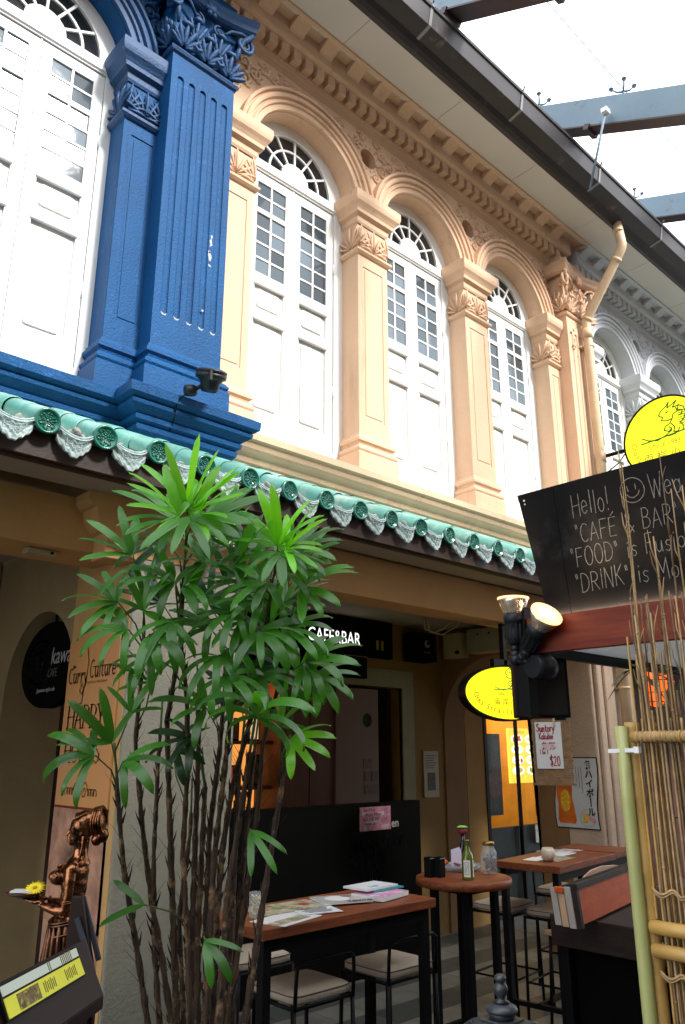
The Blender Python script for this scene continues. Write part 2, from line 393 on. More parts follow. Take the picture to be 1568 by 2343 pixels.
def window(b, cx):
    fr = MB()
    fan = [(cx+.39*math.cos(PI*i/20), FZ+.39*math.sin(PI*i/20)) for i in range(21)]
    fan += [(cx+.145*math.cos(PI-PI*i/10), FZ+.145*math.sin(PI-PI*i/10)) for i in range(11)]
    fr.plate([arch_loop(cx, HWN+.01, 3.86, ZS, r=HWN+.01), fan, rect(cx-.452,cx+.452,4.046,6.309)], (0,4.285,0), (1,0,0), (0,0,1), (0,-1,0), .06)
    for i in range(1, 6):                                     # fanlight bars
        a = PI*i/6; d = Vector((math.cos(a), 0, math.sin(a))); c = Vector((cx, 4.303, FZ))
        fr.bar(c+d*.13, c+d*.40, .018, .02, up=(0,1,0))
    rr = [(.258,-.010),(.276,-.010),(.276,.010),(.258,.010)]
    for i in range(16):
        a0, a1 = PI*i/16, PI*(i+1)/16
        P = [(cx+r*math.cos(a), 4.303+y, FZ+r*math.sin(a)) for a in (a0, a1) for r, y in rr]
        fr.add(P, [(0,1,5,4),(1,2,6,5),(3,0,4,7)])
    fr.mould([(cx-.5,4.285),(cx+.5,4.285)], [(0,6.315),(.014,6.325),(.014,6.35),(0,6.365)])
    f = fr.build('window', WHITE, b)
    for i in range(6):
        for r0, r1 in ((.148,.256),(.278,.388)):
            mb = MB(); sector(mb, cx, FZ, r0, r1, PI*i/6+.03, PI*(i+1)/6-.03, 4.308, .006); mb.build('pane', FANP, f)
    for s in (0, 1):
        x0 = cx-.450+s*.452
        mb = MB(); mb.v = [(x+x0, y, z) for x, y, z in SHUT_MB.v]; mb.f = list(SHUT_MB.f); mb.sm = list(SHUT_MB.sm)
        mb.box(cx-.010, cx-.002, 4.290, 4.30, 4.06, 6.30) if s == 0 else None
        sh = mb.build('shutter', WHITE, b, bevel=.002)
        for x, z in leafcells():
            shared(PANE_ME, 'pane', sh, (x0+x, 4.316, z), rot=(rnd.uniform(-.02,.02), 0, rnd.uniform(-.02,.02)), scale=(1,1,1.02 if z > 5.93 else 1.12))
        for z in (5.75, 4.6):
            h = MB().tube([(x0+(.448 if s else 0), 4.293, z-.05), (x0+(.448 if s else 0), 4.293, z+.05)], .008, 6)
            h.box(x0+(.44 if s else -.012), x0+(.46 if s else .008), 4.297, 4.303, z-.04, z+.04); h.build('hinge', WHITE, sh)

def spiral(mb, cx, cz, r, turns, a0, sgn, y, rt=.011, n=26, tail=None):
    pts = []
    for i in range(n+1):
        t = i/n; a = a0+sgn*turns*2*PI*t; q = r*(1-t)**.8+.004
        pts.append((cx+q*math.cos(a), y, cz+q*math.sin(a)))
    if tail: pts = [(tail[0], y+.008, tail[1])]+pts
    mb.tube(pts, [rt*(1-.45*i/len(pts)) for i in range(len(pts))], 6)
    mb.ell(pts[-1], (rt*1.25,rt*1.1,rt*1.25), seg=8, rings=5)
def spandrel_ornament(hx, sides, y=YF):
    mb = MB(); hz = 6.97
    def leaf(x, z, a, L=.06):
        R = Matrix.Rotation(-a, 3, 'Y'); mb.ell((x, y, z), (L/2*1.15, .017, .018), R, 8, 5)
    for s in sides:
        X = lambda d: hx+s*d
        for d, z, r, tu, a0, sg in ((.17,-.06,.052,1.5,1.8,-1),(.165,.10,.045,1.4,-1.2,1),(.27,.045,.055,1.5,2.6,-1),(.37,.155,.040,1.4,3.6,1),
                                    (.46,.125,.040,1.3,2.2,-1),(.56,.195,.030,1.2,3.6,1),(.65,.165,.026,1.1,2.2,-1),(.09,-.17,.032,1.3,1.0,-1),(.10,.20,.032,1.2,0,1)):
            a = a0 if s > 0 else PI-a0
            spiral(mb, X(d), hz+z, r*1.15, tu, a, sg*s, y-.004, .018 if r > .04 else .014)
            for q in (-.9, .2, 1.3, 2.5):
                leaf(X(d)+math.cos(q)*r*1.35, hz+z+math.sin(q)*r*1.3, q+1.1*s, r*1.0)
        st = [(X(.12),y+.003,hz-.02),(X(.2),y+.003,hz+.02),(X(.32),y+.003,hz+.10),(X(.45),y+.003,hz+.16),(X(.58),y+.003,hz+.16),(X(.72),y+.003,hz+.205)]
        mb.tube(st, .017, 6)
        for k in range(9):
            d = .15+.065*k; leaf(X(d), hz+.0+.185*(d/.72)+rnd.uniform(-.05,.06), rnd.uniform(0,3), rnd.uniform(.04,.07))
    for k in range(14):                                        # beads round the vent
        a = 2*PI*k/14; mb.ell((hx+.125*math.cos(a), y, hz+.125*math.sin(a)), (.012,.010,.012), seg=6, rings=4)
    leaf(hx, hz-.21, PI/2, .1); leaf(hx-.03, hz-.17, 2.2, .07); leaf(hx+.03, hz-.17, .9, .07)
    return mb
def capital_leaves(mb, x0, x1, y, z0, z1, ex=0.0):
    # palmette ribs fanning on the street face and on the near side face
    def fan(c, u, n, w, h):
        c = Vector(c); u = Vector(u); n = Vector(n)
        for k in range(7):
            a = math.radians(90+(k-3)*24); L = h*(1-.05*abs(k-3))
            d = u*math.cos(a)+Vector((0,0,1))*math.sin(a)
            pts = [c+d*(L*t)+n*(.004+.022*math.sin(t*2.6)) for t in (.08,.3,.55,.8,1)]
            mb.tube(pts, [.005,.009,.012,.010,.003], 6)
    w = x1-x0
    fan((x0+w*.5, y, z0), (1,0,0), (0,-1,0), w, (z1-z0)*.92)
    for s in (0, 1):
        c = Vector((x0+w*s, y, z0+.005))
        for k in range(5):
            a = math.radians(90+(-1 if s else 1)*(-8-k*20)+ (0)); d = Vector((math.cos(a), 0, math.sin(a)))
            d = Vector((abs(d.x)*(-1 if s else 1), 0, d.z)); L = (z1-z0)*(.9-.08*k)
            mb.tube([c+d*(L*t)+Vector((0,-1,0))*(.004+.02*math.sin(t*2.6)) for t in (.1,.35,.6,.8,1)], [.006,.011,.013,.012,.004], 6)
    fan((x0, y+.08, z0), (0,-1,0), (-1,0,0), .15, (z1-z0)*.9)

BASEP = [(.050,3.84),(.050,4.030),(.036,4.045),(.046,4.060),(.046,4.075),(.030,4.095),(.012,4.11),(.016,4.125),(.034,4.14),(.034,4.165),(.018,4.18),(.014,4.20),(0,4.21)]
NECKP = [(0,5.86),(.016,5.868),(.032,5.885),(.034,5.905),(.014,5.92),(.004,5.93)]
ABACP = [(.002,6.17),(.012,6.19),(.014,6.235),(.046,6.255),(.050,6.285),(.066,6.31),(.086,6.335),(.092,6.355),(.096,6.375),(.096,6.432),(.088,6.442),(0,6.445)]
def pilaster(b, m, mo, x0, x1, yf=4.09, side=True):
    x0 -= .004; x1 += .004
    mb = MB(); yw = YF+.005; w = x1-x0
    mb.box(x0, x1, yf+.007, yw+.15, 3.8, 6.44)
    i = .062
    mb.plate([rect(x0,x1,4.0,6.0), rect(x0+i,x1-i,4.36,5.76)], (0,yf,0), (1,0,0), (0,0,1), (0,-1,0), .007)
    mb.plate([rect(x0+i+.022,x1-i-.022,4.385,5.735)], (0,yf+.002,0), (1,0,0), (0,0,1), (0,-1,0), .005)
    p = mb.build('pilaster', m, b, bevel=.006)
    path = [(x0,YF+.15),(x0,yf),(x1,yf),(x1,YF+.15)]
    MB().mould(path, BASEP).build('pilaster_base', m, p)
    cp = MB().mould(path, NECKP); cp.mould(path, ABACP); cp.box(x0-.06, x1+.06, yf-.06, YF+.1, 6.30, 6.44)
    capital_leaves(cp, x0, x1, yf, 5.93, 6.18)
    cp.build('pilaster_capital', mo, p)
    return p
def big_pilaster(b, m, mo, x0, x1, yf=3.95, flutes=5):
    mb = MB(); w = x1-x0; mb.box(x0, x1, yf+.014, YF+.05, 3.8, 7.30)
    pitch = (w-.06)/flutes; holes = []
    for k in range(flutes):
        c = x0+.03+pitch*(k+.5); r = .026
        holes.append([(c-r,4.46),(c-r*.7,4.435),(c,4.425),(c+r*.7,4.435),(c+r,4.46)]+[(c+r*math.cos(PI*i/8), 6.30+r*math.sin(PI*i/8)) for i in range(9)])
    mb.plate([rect(x0,x1,4.0,6.56)]+holes, (0,yf,0), (1,0,0), (0,0,1), (0,-1,0), .014)
    for k in range(flutes):
        c = x0+.03+pitch*(k+.5); pr = []
        for j in range(7):
            a = PI*j/6; pr.append((c-.026*math.cos(a), yf+.004+.011*math.sin(a)))
        vs = [(x, y, z) for z in (4.43, 6.32) for x, y in pr]
        mb.add(vs, [(j, j+1, 8+j, 7+j) for j in range(6)], True)
    p = mb.build('corner_pilaster', m, b)
    path = [(x0,YF),(x0,yf),(x1,yf),(x1,YF)]
    MB().mould(path, BASEP).build('pilaster_base', m, p)
    cp = MB().mould(path, [(0,6.50),(.018,6.51),(.028,6.53),(.018,6.55),(.006,6.56)])
    # concave abacus
    cx = (x0+x1)/2
    ab = [(x0-.11, YF), (x0-.11, yf-.11)]+[(x0-.11+(w+.22)*t, yf-.11+.075*math.sin(PI*t)) for t in [i/10 for i in range(1,10)]]+[(x1+.11, yf-.11), (x1+.11, YF)]
    cp.mould(ab, [(-.05,7.02),(-.02,7.03),(0,7.05),(.004,7.09),(.012,7.11),(.014,7.15),(-.1,7.155)])
    cp.add([(x,y,7.06) for x,y in ab], [tuple(range(len(ab)))])
    for s, X in ((-1,x0),(1,x1)):                              # volutes
        for pl in (0, 1):
            pts = []; rr = []
            for i in range(34):
                t = i/33; a = PI/2+s*(-1)*t*2*PI*1.9*(1 if pl == 0 else -s); q = .068*(1-t)**.75+.006
                if pl == 0: pts.append((X+s*.045+q*math.cos(a), yf-.055+.015*t, 6.93+q*math.sin(a)))
                else:
                    if s > 0: continue
                    pts.append((X-.055+.015*t, yf-.02+q*math.cos(a), 6.93+q*math.sin(a)))
                rr.append(.017-.006*t)
            if pts: cp.tube(pts, rr, 7)
        cp.tube([(X-s*.16,yf-.03,6.88),(X-s*.08,yf-.05,6.97),(X,yf-.06,7.0),(X+s*.05,yf-.06,7.0)], [.01,.014,.016,.017], 6)
        spiral(cp, X-s*.17, 6.92, .045, 1.5, PI/2, s, yf-.02, .012)
        # outline horn under the abacus
        cp.tube([(X+s*.09,yf-.09,7.02),(X+s*.03,yf-.05,6.96),(X+s*.0,yf-.03,6.85),(X-s*.01,yf-.02,6.76)], [.02,.024,.02,.012], 7)
    cp.ell((cx,yf-.055,7.03), (.045,.03,.04))
    for k in range(6):
        a = 2*PI*k/6; cp.ell((cx+.04*math.cos(a),yf-.055,7.03+.04*math.sin(a)), (.022,.018,.022))
    for X in (x0+.07, cx, x1-.07):                             # acanthus bunches
        for k in range(7):
            a = math.radians(90+(k-3)*26); d = Vector((math.cos(a),0,math.sin(a))); c = Vector((X,yf-.004,6.57)); L = .16*(1-.06*abs(k-3))
            pts = [c+d*(L*t)+Vector((0,-1,0))*(.012+.05*t*t) for t in (.1,.3,.5,.7,.9,1)]
            cp.tube(pts, [.008,.016,.021,.021,.014,.005], 6)
        cp.ell((X,yf-.055,6.745), (.05,.028,.022))
    for X in (x0+.16, x1-.16):
        for k in range(5):
            a = math.radians(90+(k-2)*24); d = Vector((math.cos(a),0,math.sin(a))); c = Vector((X,yf-.004,6.68)); L = .17
            cp.tube([c+d*(L*t)+Vector((0,-1,0))*(.010+.04*t*t) for t in (.1,.35,.6,.85,1)], [.007,.014,.018,.014,.005], 6)
        cp.ell((X,yf-.05,6.855), (.04,.024,.02))
    for Yc in (yf+.05, yf+.13):                                # near side of the bell
        for k in range(6):
            a = math.radians(90+(k-2.5)*26); d = Vector((0,-math.cos(a),math.sin(a))); c = Vector((x0-.004,Yc,6.57+.10*(Yc > yf+.1))); L = .16
            cp.tube([c+d*(L*t)+Vector((-1,0,0))*(.010+.045*t*t) for t in (.1,.35,.6,.85,1)], [.007,.015,.019,.014,.005], 6)
    cp.build('corinthian_capital', mo, p)
    return p

ARCHV = [(.555,4.135),(.555,4.098),(.600,4.098),(.606,4.080),(.622,4.076),(.630,4.090),(.642,4.090),(.650,4.066),(.668,4.060),(.684,4.066),(.690,4.082),(.702,4.082),(.708,4.056),(.722,4.050),(.732,4.058),(.735,4.135)]
def archivolt(b, m, cx):
    n = 40; k = len(ARCHV); vs = []
    for i in range(n+1):
        a = PI*i/n
        for r, y in ARCHV: vs.append((cx+r*math.cos(a), y, ZS+r*math.sin(a)))
    fs = [(i*k+j, i*k+j+1, (i+1)*k+j+1, (i+1)*k+j) for i in range(n) for j in range(k-1)]
    return MB().add(vs, fs, False).build('arch_moulding', m, b)

def upper_storey(b, m, mo, xa, xb, centres, vents, pils, cor):
    # wall with arched openings and round vents
    loops = [rect(xa, xb, 3.42, 7.62)]
    for c in centres: loops.append(arch_loop(c, HWN, 3.80, ZS))
    for v in vents: loops.append(circ(v, 6.97, .098))
    wall = MB().plate(loops, (0,YF,0), (1,0,0), (0,0,1), (0,-1,0), YB-YF).build('upper_wall', m, b)
    for v in vents:
        MB().plate([circ(v, 6.97, .0975, 16)], (0,4.31,0), (1,0,0), (0,0,1), (0,-1,0), .02).build('vent_recess', m, b)
        for s in ((-1,1),): spandrel_ornament(v, s).build('scroll_ornament', mo, b)
    for c in centres:
        window(b, c); archivolt(b, mo, c)
        MB().box(c-.6, c+.6, 4.38, 4.40, 3.9, 7.0).build('dark_room_sheet', DARK, b)  # black sheet stands in for the dark room behind
    for x0, x1 in pils: pilaster(b, m, mo, x0, x1)
    # string mould, frieze, dentils, fillet, modillions, corona
    ca, cb = cor
    P = [(ca,YF),(cb,YF),(cb,YF+.1)]
    co = MB().mould(P, [(0,7.225),(.010,7.230),(.018,7.238),(.010,7.246),(.022,7.252),(.034,7.262),(.028,7.275),(.036,7.285),(.05,7.292),(.05,7.405),(.14,7.412),(.165,7.425),(.170,7.44),(.170,7.548),(.17,7.60),(0,7.60)])
    co.mould(P, [(.305,7.555),(.33,7.556),(.335,7.575),(.335,7.60),(.17,7.60)])
    co.box(ca, cb-.3, YF-.305, YF-.17, 7.635, 7.65); co.mould(P, [(.305,7.65),(.305,7.556)], ends=False)
    cor_o = co.build('cornice', m, b)
    DEN = mesh_of(MB().box(-.038,.038,-.085,0,-.105,.0), 'dentil', m)
    x = ca+.06
    while x < cb-.02:
        shared(DEN, 'dentil', cor_o, (x, YF-.045, 7.411)); x += .128
    mod = MB(); pr = [(YF-.17,7.505),(YF-.19,7.522),(YF-.27,7.560),(YF-.304,7.562),(YF-.304,7.65),(YF-.17,7.65)]
    vs = [(s*.072, y-YF, z-7.6) for s in (-1,1) for y, z in pr]; n = len(pr)
    mod.add(vs, [tuple(range(n)), tuple(reversed(range(n,2*n)))]+[(i, n+i, n+(i+1)%n, (i+1)%n) for i in range(n)])
    MOD = mesh_of(mod, 'modillion', m); x = ca+.12
    while x < cb-.05:
        shared(MOD, 'modillion', cor_o, (x, YF, 7.6)); x += .325

tan = thing('tan_shophouse', 'tan shophouse with three arched white shuttered windows between the blue and grey ones', 'shophouse', (4.9,YF,0))
blu = thing('blue_shophouse', 'deep blue shophouse at the left edge with fluted corner pilaster', 'shophouse', (0,YF,0))
gry = thing('grey_shophouse', 'pale grey shophouse beyond the downpipe, at the right edge', 'shophouse', (9.9,YF,0))
TC = (3.475, 4.93, 6.39)
upper_storey(tan, TAN, TANO, 2.34, 7.435, TC, (2.63, 4.20, 5.66, 7.22), ((2.56,2.915),(4.025,4.375),(5.485,5.835),(6.945,7.19)), (2.42, 7.27))
BC = (1.315, -.14)
upper_storey(blu, BLUE, BLUEO, -2.6, 2.335, BC, (.585, 2.13), ((1.84,2.12),(.41,.76)), (-2.5, 2.28))
GC = (8.53, 9.99, 11.45)
upper_storey(gry, GREY, GREY, 7.44, 12.5, GC, (7.80, 9.26, 10.72, 12.2), ((7.70,7.975),(9.085,9.435),(10.545,10.895),(12.0,12.35)), (7.58, 12.4))
big_pilaster(blu, BLUE, BLUEO, 2.08, 2.60)
big_pilaster(tan, TAN, TANO, 7.17, 7.69)
# sills
SILL = [(0,3.60),(.03,3.61),(.045,3.635),(.045,3.65),(.085,3.665),(.10,3.69),(.105,3.705),(.13,3.715),(.155,3.74),(.170,3.765),(.172,3.782),(.198,3.79),(.202,3.835),(.185,3.845),(0,3.85)]
sl_ = MB().mould([(2.66,YF),(7.2,YF),(7.2,3.96),(7.66,3.96),(7.66,YF)], SILL).build('window_sill', TAN, tan)
sg_ = MB().mould([(7.9,YF),(12.5,YF)], SILL).build('window_sill', GREY, gry)
BS = [(0,3.42),(.01,3.56),(.03,3.575),(.055,3.60),(.06,3.625),(.045,3.64),(.075,3.655),(.08,3.68),(.068,3.69),(.10,3.71),(.125,3.73),(.13,3.75),(.115,3.76),(.16,3.78),(.165,3.835),(.15,3.845),(0,3.85)]
bs_ = MB().mould([(-2.6,YF),(2.06,YF),(2.06,3.94),(2.66,3.94),(2.66,YF)], BS); bs_.box(2.06,2.66,3.94,YF,3.84,3.846)
bs_.build('window_sill', BLUE, blu)
# flaked paint on the fluted pilaster
fl = MB()
for cx_, cz_, h_ in ((2.475,5.12,.07),(2.47,5.01,.09),(2.48,5.17,.035),(2.462,5.045,.03),(2.474,4.94,.02),(2.44,4.58,.02)):
    lp = []
    for i in range(9):
        a = 2*PI*i/9; lp.append((cx_+math.cos(a)*.011*rnd.uniform(.4,1.5), cz_+math.sin(a)*h_/2*rnd.uniform(.6,1.2)))
    fl.plate([lp], (0,3.948,0), (1,0,0), (0,0,1), (0,-1,0), .002)
for k in range(5): # chipped lower ends of the flutes
    c = 2.08+.03+.092*(k+.5)
    fl.plate([[(c-.022,4.452),(c-.01,4.434),(c+.012,4.432),(c+.024,4.45),(c+.006,4.442)]], (0,3.948,0), (1,0,0), (0,0,1), (0,-1,0), .002)
FLK = mat('bare_plaster_chips', (.42,.44,.44), .9, .3, 60)
pc_ = fl.build('paint_chips', FLK, blu); pc_['kind'] = 'stuff'

# ---------------------------------------------------------------- roof eave, soffit, gutter
ro = thing('roof_eave', 'white boarded roof eave with a dark box gutter above the upper windows', 'roof', (5,3.6,7.6))
x = -2.52
while x < 13:
    MB().box(x+.002, x+1.216, 3.30, 3.86, 7.575, 7.585).build('soffit_panel', SOF, ro, bevel=.0015); x += 1.22
MB().box(-2.6,13,3.805,3.83,7.556,7.574).build('soffit_batten', SOF, ro)
MB().add([(-2.6,3.2,7.80),(13,3.2,7.80),(13,9,10.9),(-2.6,9,10.9),(-2.6,3.2,7.70),(13,3.2,7.70),(13,9,10.8),(-2.6,9,10.8)],
         [(0,1,2,3),(7,6,5,4),(4,5,1,0)]).build('roof_slope', GUT, ro)
GP = [(3.46,7.62),(3.45,7.535),(3.435,7.515),(3.415,7.503),(3.39,7.500),(3.35,7.515),(3.325,7.535),(3.315,7.545),(3.305,7.548),(3.185,7.575),(3.18,7.58),(3.150,7.735),(3.135,7.74),(3.130,7.765),(3.145,7.775),(3.16,7.76)]
def sweepx(mb, prof, x0, x1, cap=True, smooth=False):
    n = len(prof); vs = [(x, y, z) for x in (x0, x1) for y, z in prof]
    fs = [(i, i+1, n+i+1, n+i) for i in range(n-1)]
    if cap: fs += [tuple(reversed(range(n))), tuple(range(n, 2*n))]
    return mb.add(vs, fs, smooth)
gx = [-2.6, -.1, 1.25, 2.63, 3.98, 5.29, 6.72, 8.14, 9.5, 10.9, 13]
for a, c in zip(gx, gx[1:]):
    g = sweepx(MB(), GP, a+.001, c-.001).build('gutter', GUT, ro)
    sp = [(y-.006 if y < 3.3 else y, z-.006 if y > 3.16 else z) for y, z in GP]
    sweepx(MB(), sp[7:], c-.016, c+.016).build('gutter_strap', mat('strap_metal', (.20,.19,.19), .35, .1, 8, metal=.4), g)
    MB().tube([(c, 3.14, 7.76), (c-.01, 3.11, 7.80)], .008, 6).build('strap_bolt', GUT, g)

# ---------------------------------------------------------------- downpipe
PIPEM = mat('cream_pipe_paint', (.62,.45,.28), .5, .12, 6, .0008, 60, dirt=((.50,.30,.15), 9, .60))
dp = thing('downpipe', 'tan painted drainpipe dropping from the gutter down the party pilaster', 'pipe', (7.47,3.86,0))
A_ = Vector((7.43,3.36,7.53)); B_ = Vector((7.46,3.345,7.22)); C_ = Vector((7.46,3.87,6.50)); D_ = Vector((7.47,3.87,0.0))
MB().tube([A_, B_+Vector((0,0,.04)), B_+Vector((0,.01,0)), B_+Vector((0,.045,-.06)), C_+Vector((0,-.03,.05)), C_, C_+Vector((0,0,-.06)), D_], .052, 14).build('pipe', PIPEM, dp)
for p, q in ((A_+Vector((0,0,-.09)), A_+Vector((0,0,-.12))), (B_+(C_-B_)*.14, B_+(C_-B_)*.18), (C_-(C_-B_)*.06, C_-(C_-B_)*.02), (C_+Vector((0,0,-.1)), C_+Vector((0,0,-.22))), (Vector((7.47,3.87,4.9)), Vector((7.47,3.87,4.78)))):
    MB().tube([p, q], .058, 14).build('pipe_collar', PIPEM, dp)
for z in (6.18, 4.4, 2.4):
    m_ = MB().tube([(7.47,3.87,z-.012),(7.47,3.87,z+.012)], .060, 14); m_.box(7.38,7.56,3.92,3.95,z-.012,z+.012); m_.build('pipe_clip', PIPEM, dp)
# rust freckles on the party pilaster beside the clip
RUST = mat('rust_stain', (.20,.07,.035), .9, .3, 60); rs = MB()
for k in range(26):
    x_, z_ = 7.30+rnd.gauss(0,.035), 6.2+rnd.gauss(0,.12)
    if x_ < 7.2: continue
    rs.plate([circ(x_, z_, rnd.uniform(.004,.013), 7)], (0,3.9485,0), (1,0,0), (0,0,1), (0,-1,0), .002)
rp_ = rs.build('rust_spots', RUST, tan); rp_['kind'] = 'stuff'

# ================================================================ TILED EAVE over the walkway
te = thing('tiled_eave', 'green glazed tile eave with round flower end discs over the walkway', 'tiled roof', (4,3.4,3.3))
SL = math.radians(25.5); EY, EZ = 3.40, 3.27
def along(d, up=0): return (EY+d*math.cos(SL)-up*math.sin(SL), EZ+d*math.sin(SL)+up*math.cos(SL))
def roll_mesh(d0, d1, r0, r1):
    mb = MB(); seg = 14; vs = []
    for d, r in ((d0,r0),(d0+.008,r0+.003),(d1,r1)):
        y, z = along(d)
        for k in range(seg+1):
            a = PI*k/seg-.35*(1-2*k/seg)*0; a = -0.5+(PI+1.0)*k/seg
            u = r*math.sin(a); vs.append((r*math.cos(a), y-u*math.sin(SL)-EY, z+u*math.cos(SL)-EZ))
    n = seg+1
    mb.add(vs, [(i*n+k, i*n+k+1, (i+1)*n+k+1, (i+1)*n+k) for i in range(2) for k in range(seg)], True)
    return mb
R1 = mesh_of(roll_mesh(0, .24, .060, .058), 'roll_tile', GTILE)
R2 = mesh_of(roll_mesh(.235, .50, .063, .060), 'roll_tile', GTILE)
R3 = mesh_of(roll_mesh(.495, .78, .064, .061), 'roll_tile', GTILE)
def disc_mesh():
    mb = MB(); c = (0,0,0)
    mb.lathe([(.070,.0),(.070,.022),(.066,.027),(.058,.027),(.054,.018),(.0001,.017)], (0,.005,0), (0,-1,0), 28)
    y = -.012
    for k in range(6):
        a = 2*PI*k/6; mb.ell((.016*math.cos(a),y,.016*math.sin(a)), (.007,.007,.007), seg=6, rings=4)
        for t in (.026, .040):
            aa = a+(.5 if t > .03 else 0)
            for s in (-.28,.28):
                p0 = Vector((math.cos(aa+s)*(t-.010),y,math.sin(aa+s)*(t-.010))); p1 = Vector((math.cos(aa+s*.9)*t,y-.005,math.sin(aa+s*.9)*t)); p2 = Vector((math.cos(aa)*(t+.009),y,math.sin(aa)*(t+.009)))
                mb.tube([p0,p1,p2], [.002,.0035,.002], 5)
    mb.ell((0,y,0), (.008,.007,.008), seg=8, rings=5)
    return mb
DISC = mesh_of(disc_mesh(), 'end_disc', GDISC)
def drip_mesh():
    mb = MB(); rows = 7; cols = 12; vs = []
    for i in range(rows+1):
        t = i/rows
        for k in range(cols+1):
            u = -1+2*k/cols; top = .03-.048*(1-u*u); bot = -.118+.078*abs(u)**1.35-.008*abs(math.sin(u*9.4))
            x = u*.088; z = top+(bot-top)*t; y = -.010-.030*(1-u*u)*(1-.35*t)+.012*t
            y -= .005*(math.sin(u*15+z*60)*math.cos(z*130+u*3))*(1 if .12 < t < .95 else 0)
            vs.append((x, y, z))
    n = cols+1
    mb.add(vs, [(i*n+k, (i+1)*n+k, (i+1)*n+k+1, i*n+k+1) for i in range(rows) for k in range(cols)], False)
    mb.add([(x, y+.012, z) for x, y, z in vs], [(i*n+k, i*n+k+1, (i+1)*n+k+1, (i+1)*n+k) for i in range(rows) for k in range(cols)], False)
    edge = lambda i, k: i*n+k
    o = 0
    for q in (.03, .30):                                       # raised lines along the upper edge
        mb.tube([(-1*.088+2*.088*k/cols, -.018-.030*(1-(-1+2*k/cols)**2)-.002, (.03-.048*(1-(-1+2*k/cols)**2))-.010-.045*q) for k in range(cols+1)], .0035, 5)
    for s in (-1, 1):
        spiral(mb, s*.034, -.046, .016, 1.3, 0, s, -.030, .0022, 14); spiral(mb, s*.012, -.070, .012, 1.2, 1, -s, -.032, .002, 12)
    return mb
DRIPM = mesh_of(drip_mesh(), 'drip_tile', DRIP)
def pan_mesh():
    mb = MB(); vs = []; n = 7
    for d in (0, .82):
        for k in range(n):
            u = -1+2*k/(n-1); y, z = along(d, -.03-.035*(1-u*u)); vs.append((u*.10, y-EY-.012, z-EZ))
    mb.add(vs, [(k, k+1, n+k+1, n+k) for k in range(n-1)], True)
    return mb
PAN = mesh_of(pan_mesh(), 'pan_tile', mat('weathered_pan_tile', (.34,.42,.38), .8, .3, 20, .003, 50, dirt=((.15,.15,.13), 14, .55)))
def mortar_mesh(seed):
    r = random.Random(seed); mb = MB()
    for k in range(7):
        mb.ell((r.uniform(-.07,.07), r.uniform(.01,.05), r.uniform(-.02,.018)), (r.uniform(.014,.032), r.uniform(.012,.025), r.uniform(.008,.018)), Matrix.Rotation(r.uniform(0,3),3,'Y'), 7, 4)
    return mb
MRT = [mesh_of(mortar_mesh(i), 'mortar', MORT) for i in range(4)]
PITCH = .2915; X0 = 1.30
for i in range(-9, 37):
    x = X0+PITCH*i; j = lambda a=.004: rnd.uniform(-a, a)
    p = shared(R1, 'roll_tile', te, (x+j(), EY+j(.006), EZ+j(.004)), rot=(0, j(.02), j(.02)))
    shared(R2, 'roll_tile', te, (x+j(), EY, EZ+j(.002)), rot=(0,0,j(.015))); shared(R3, 'roll_tile', te, (x+j(), EY, EZ), rot=(0,0,j(.015)))
    shared(DISC, 'end_disc', p, (p.location.x+te.location.x, p.location.y+te.location.y-.002, p.location.z+te.location.z-.003), rot=(.05+j(.06), j(.5), j(.05)), scale=(.9,.9,.9))
    shared(PAN, 'pan_tile', te, (x+PITCH/2, EY, EZ))
    shared(DRIPM, 'drip_tile', te, (x+PITCH/2+j(.006), EY+.012, EZ-.022+j(.004)), rot=(-.10+j(.06), j(.03), j(.06)))
    shared(MRT[i%4], 'mortar', te, (x+PITCH/2, EY+.012, EZ-.012))
MB().box(-2.6,12.5,3.99,4.13,3.50,3.555).build('ridge_flashing', MORT, te)
# fascia board and eave ceiling
MB().box(-2.6,12.5,3.445,3.475,3.105,3.235).build('fascia_board', FASC, te, bevel=.003)
MB().box(-2.6,12.5,3.475,3.52,3.10,3.135).build('fascia_batten', FASC, te)
MB().box(-2.6,12.5,3.52,3.76,3.112,3.13).build('eave_ceiling', CEIL, te)
OCH = mat('ochre_wall_paint', (.21, .125, .03), .8, .08, 3, .002, 50)
# ================================================================ GROUND FLOOR
STREET = mat('street_granite', (.06,.06,.06), .85, .25, 4, .002, 90)
gr = struct(MB().box(-60,80,-80,3.02,-.2,-.06).build('street', STREET))
wk = struct(MB().box(-60,80,3.02,90,-.2,-.008).build('walkway_floor', mat('floor_grout', (.10,.10,.095), .9, .2, 10)))
T1 = mat('pale_floor_tile', (.20,.19,.16), .5, .2, 5, rand=.15, dirt=((.25,.24,.21), 6, .6)); T2 = mat('green_grey_floor_tile', (.075,.08,.07), .5, .15, 5, rand=.15)
TLA = mesh_of(MB().box(-.148,.148,-.148,.148,-.006,.0), 'floor_tile', T1); TLB = mesh_of(MB().box(-.148,.148,-.148,.148,-.006,.0), 'floor_tile', T2)
for i in range(16):
    for j in range(10):
        shared(TLA if j % 2 else TLB, 'floor_tile', wk, (2.9+.3*i, 3.20+.3*j, 0))
KERB = struct(MB().box(-60,80,2.98,3.045,-.19,.002).build('kerb', mat('kerb_granite', (.3,.3,.29), .8, .2, 10), bevel=.006))

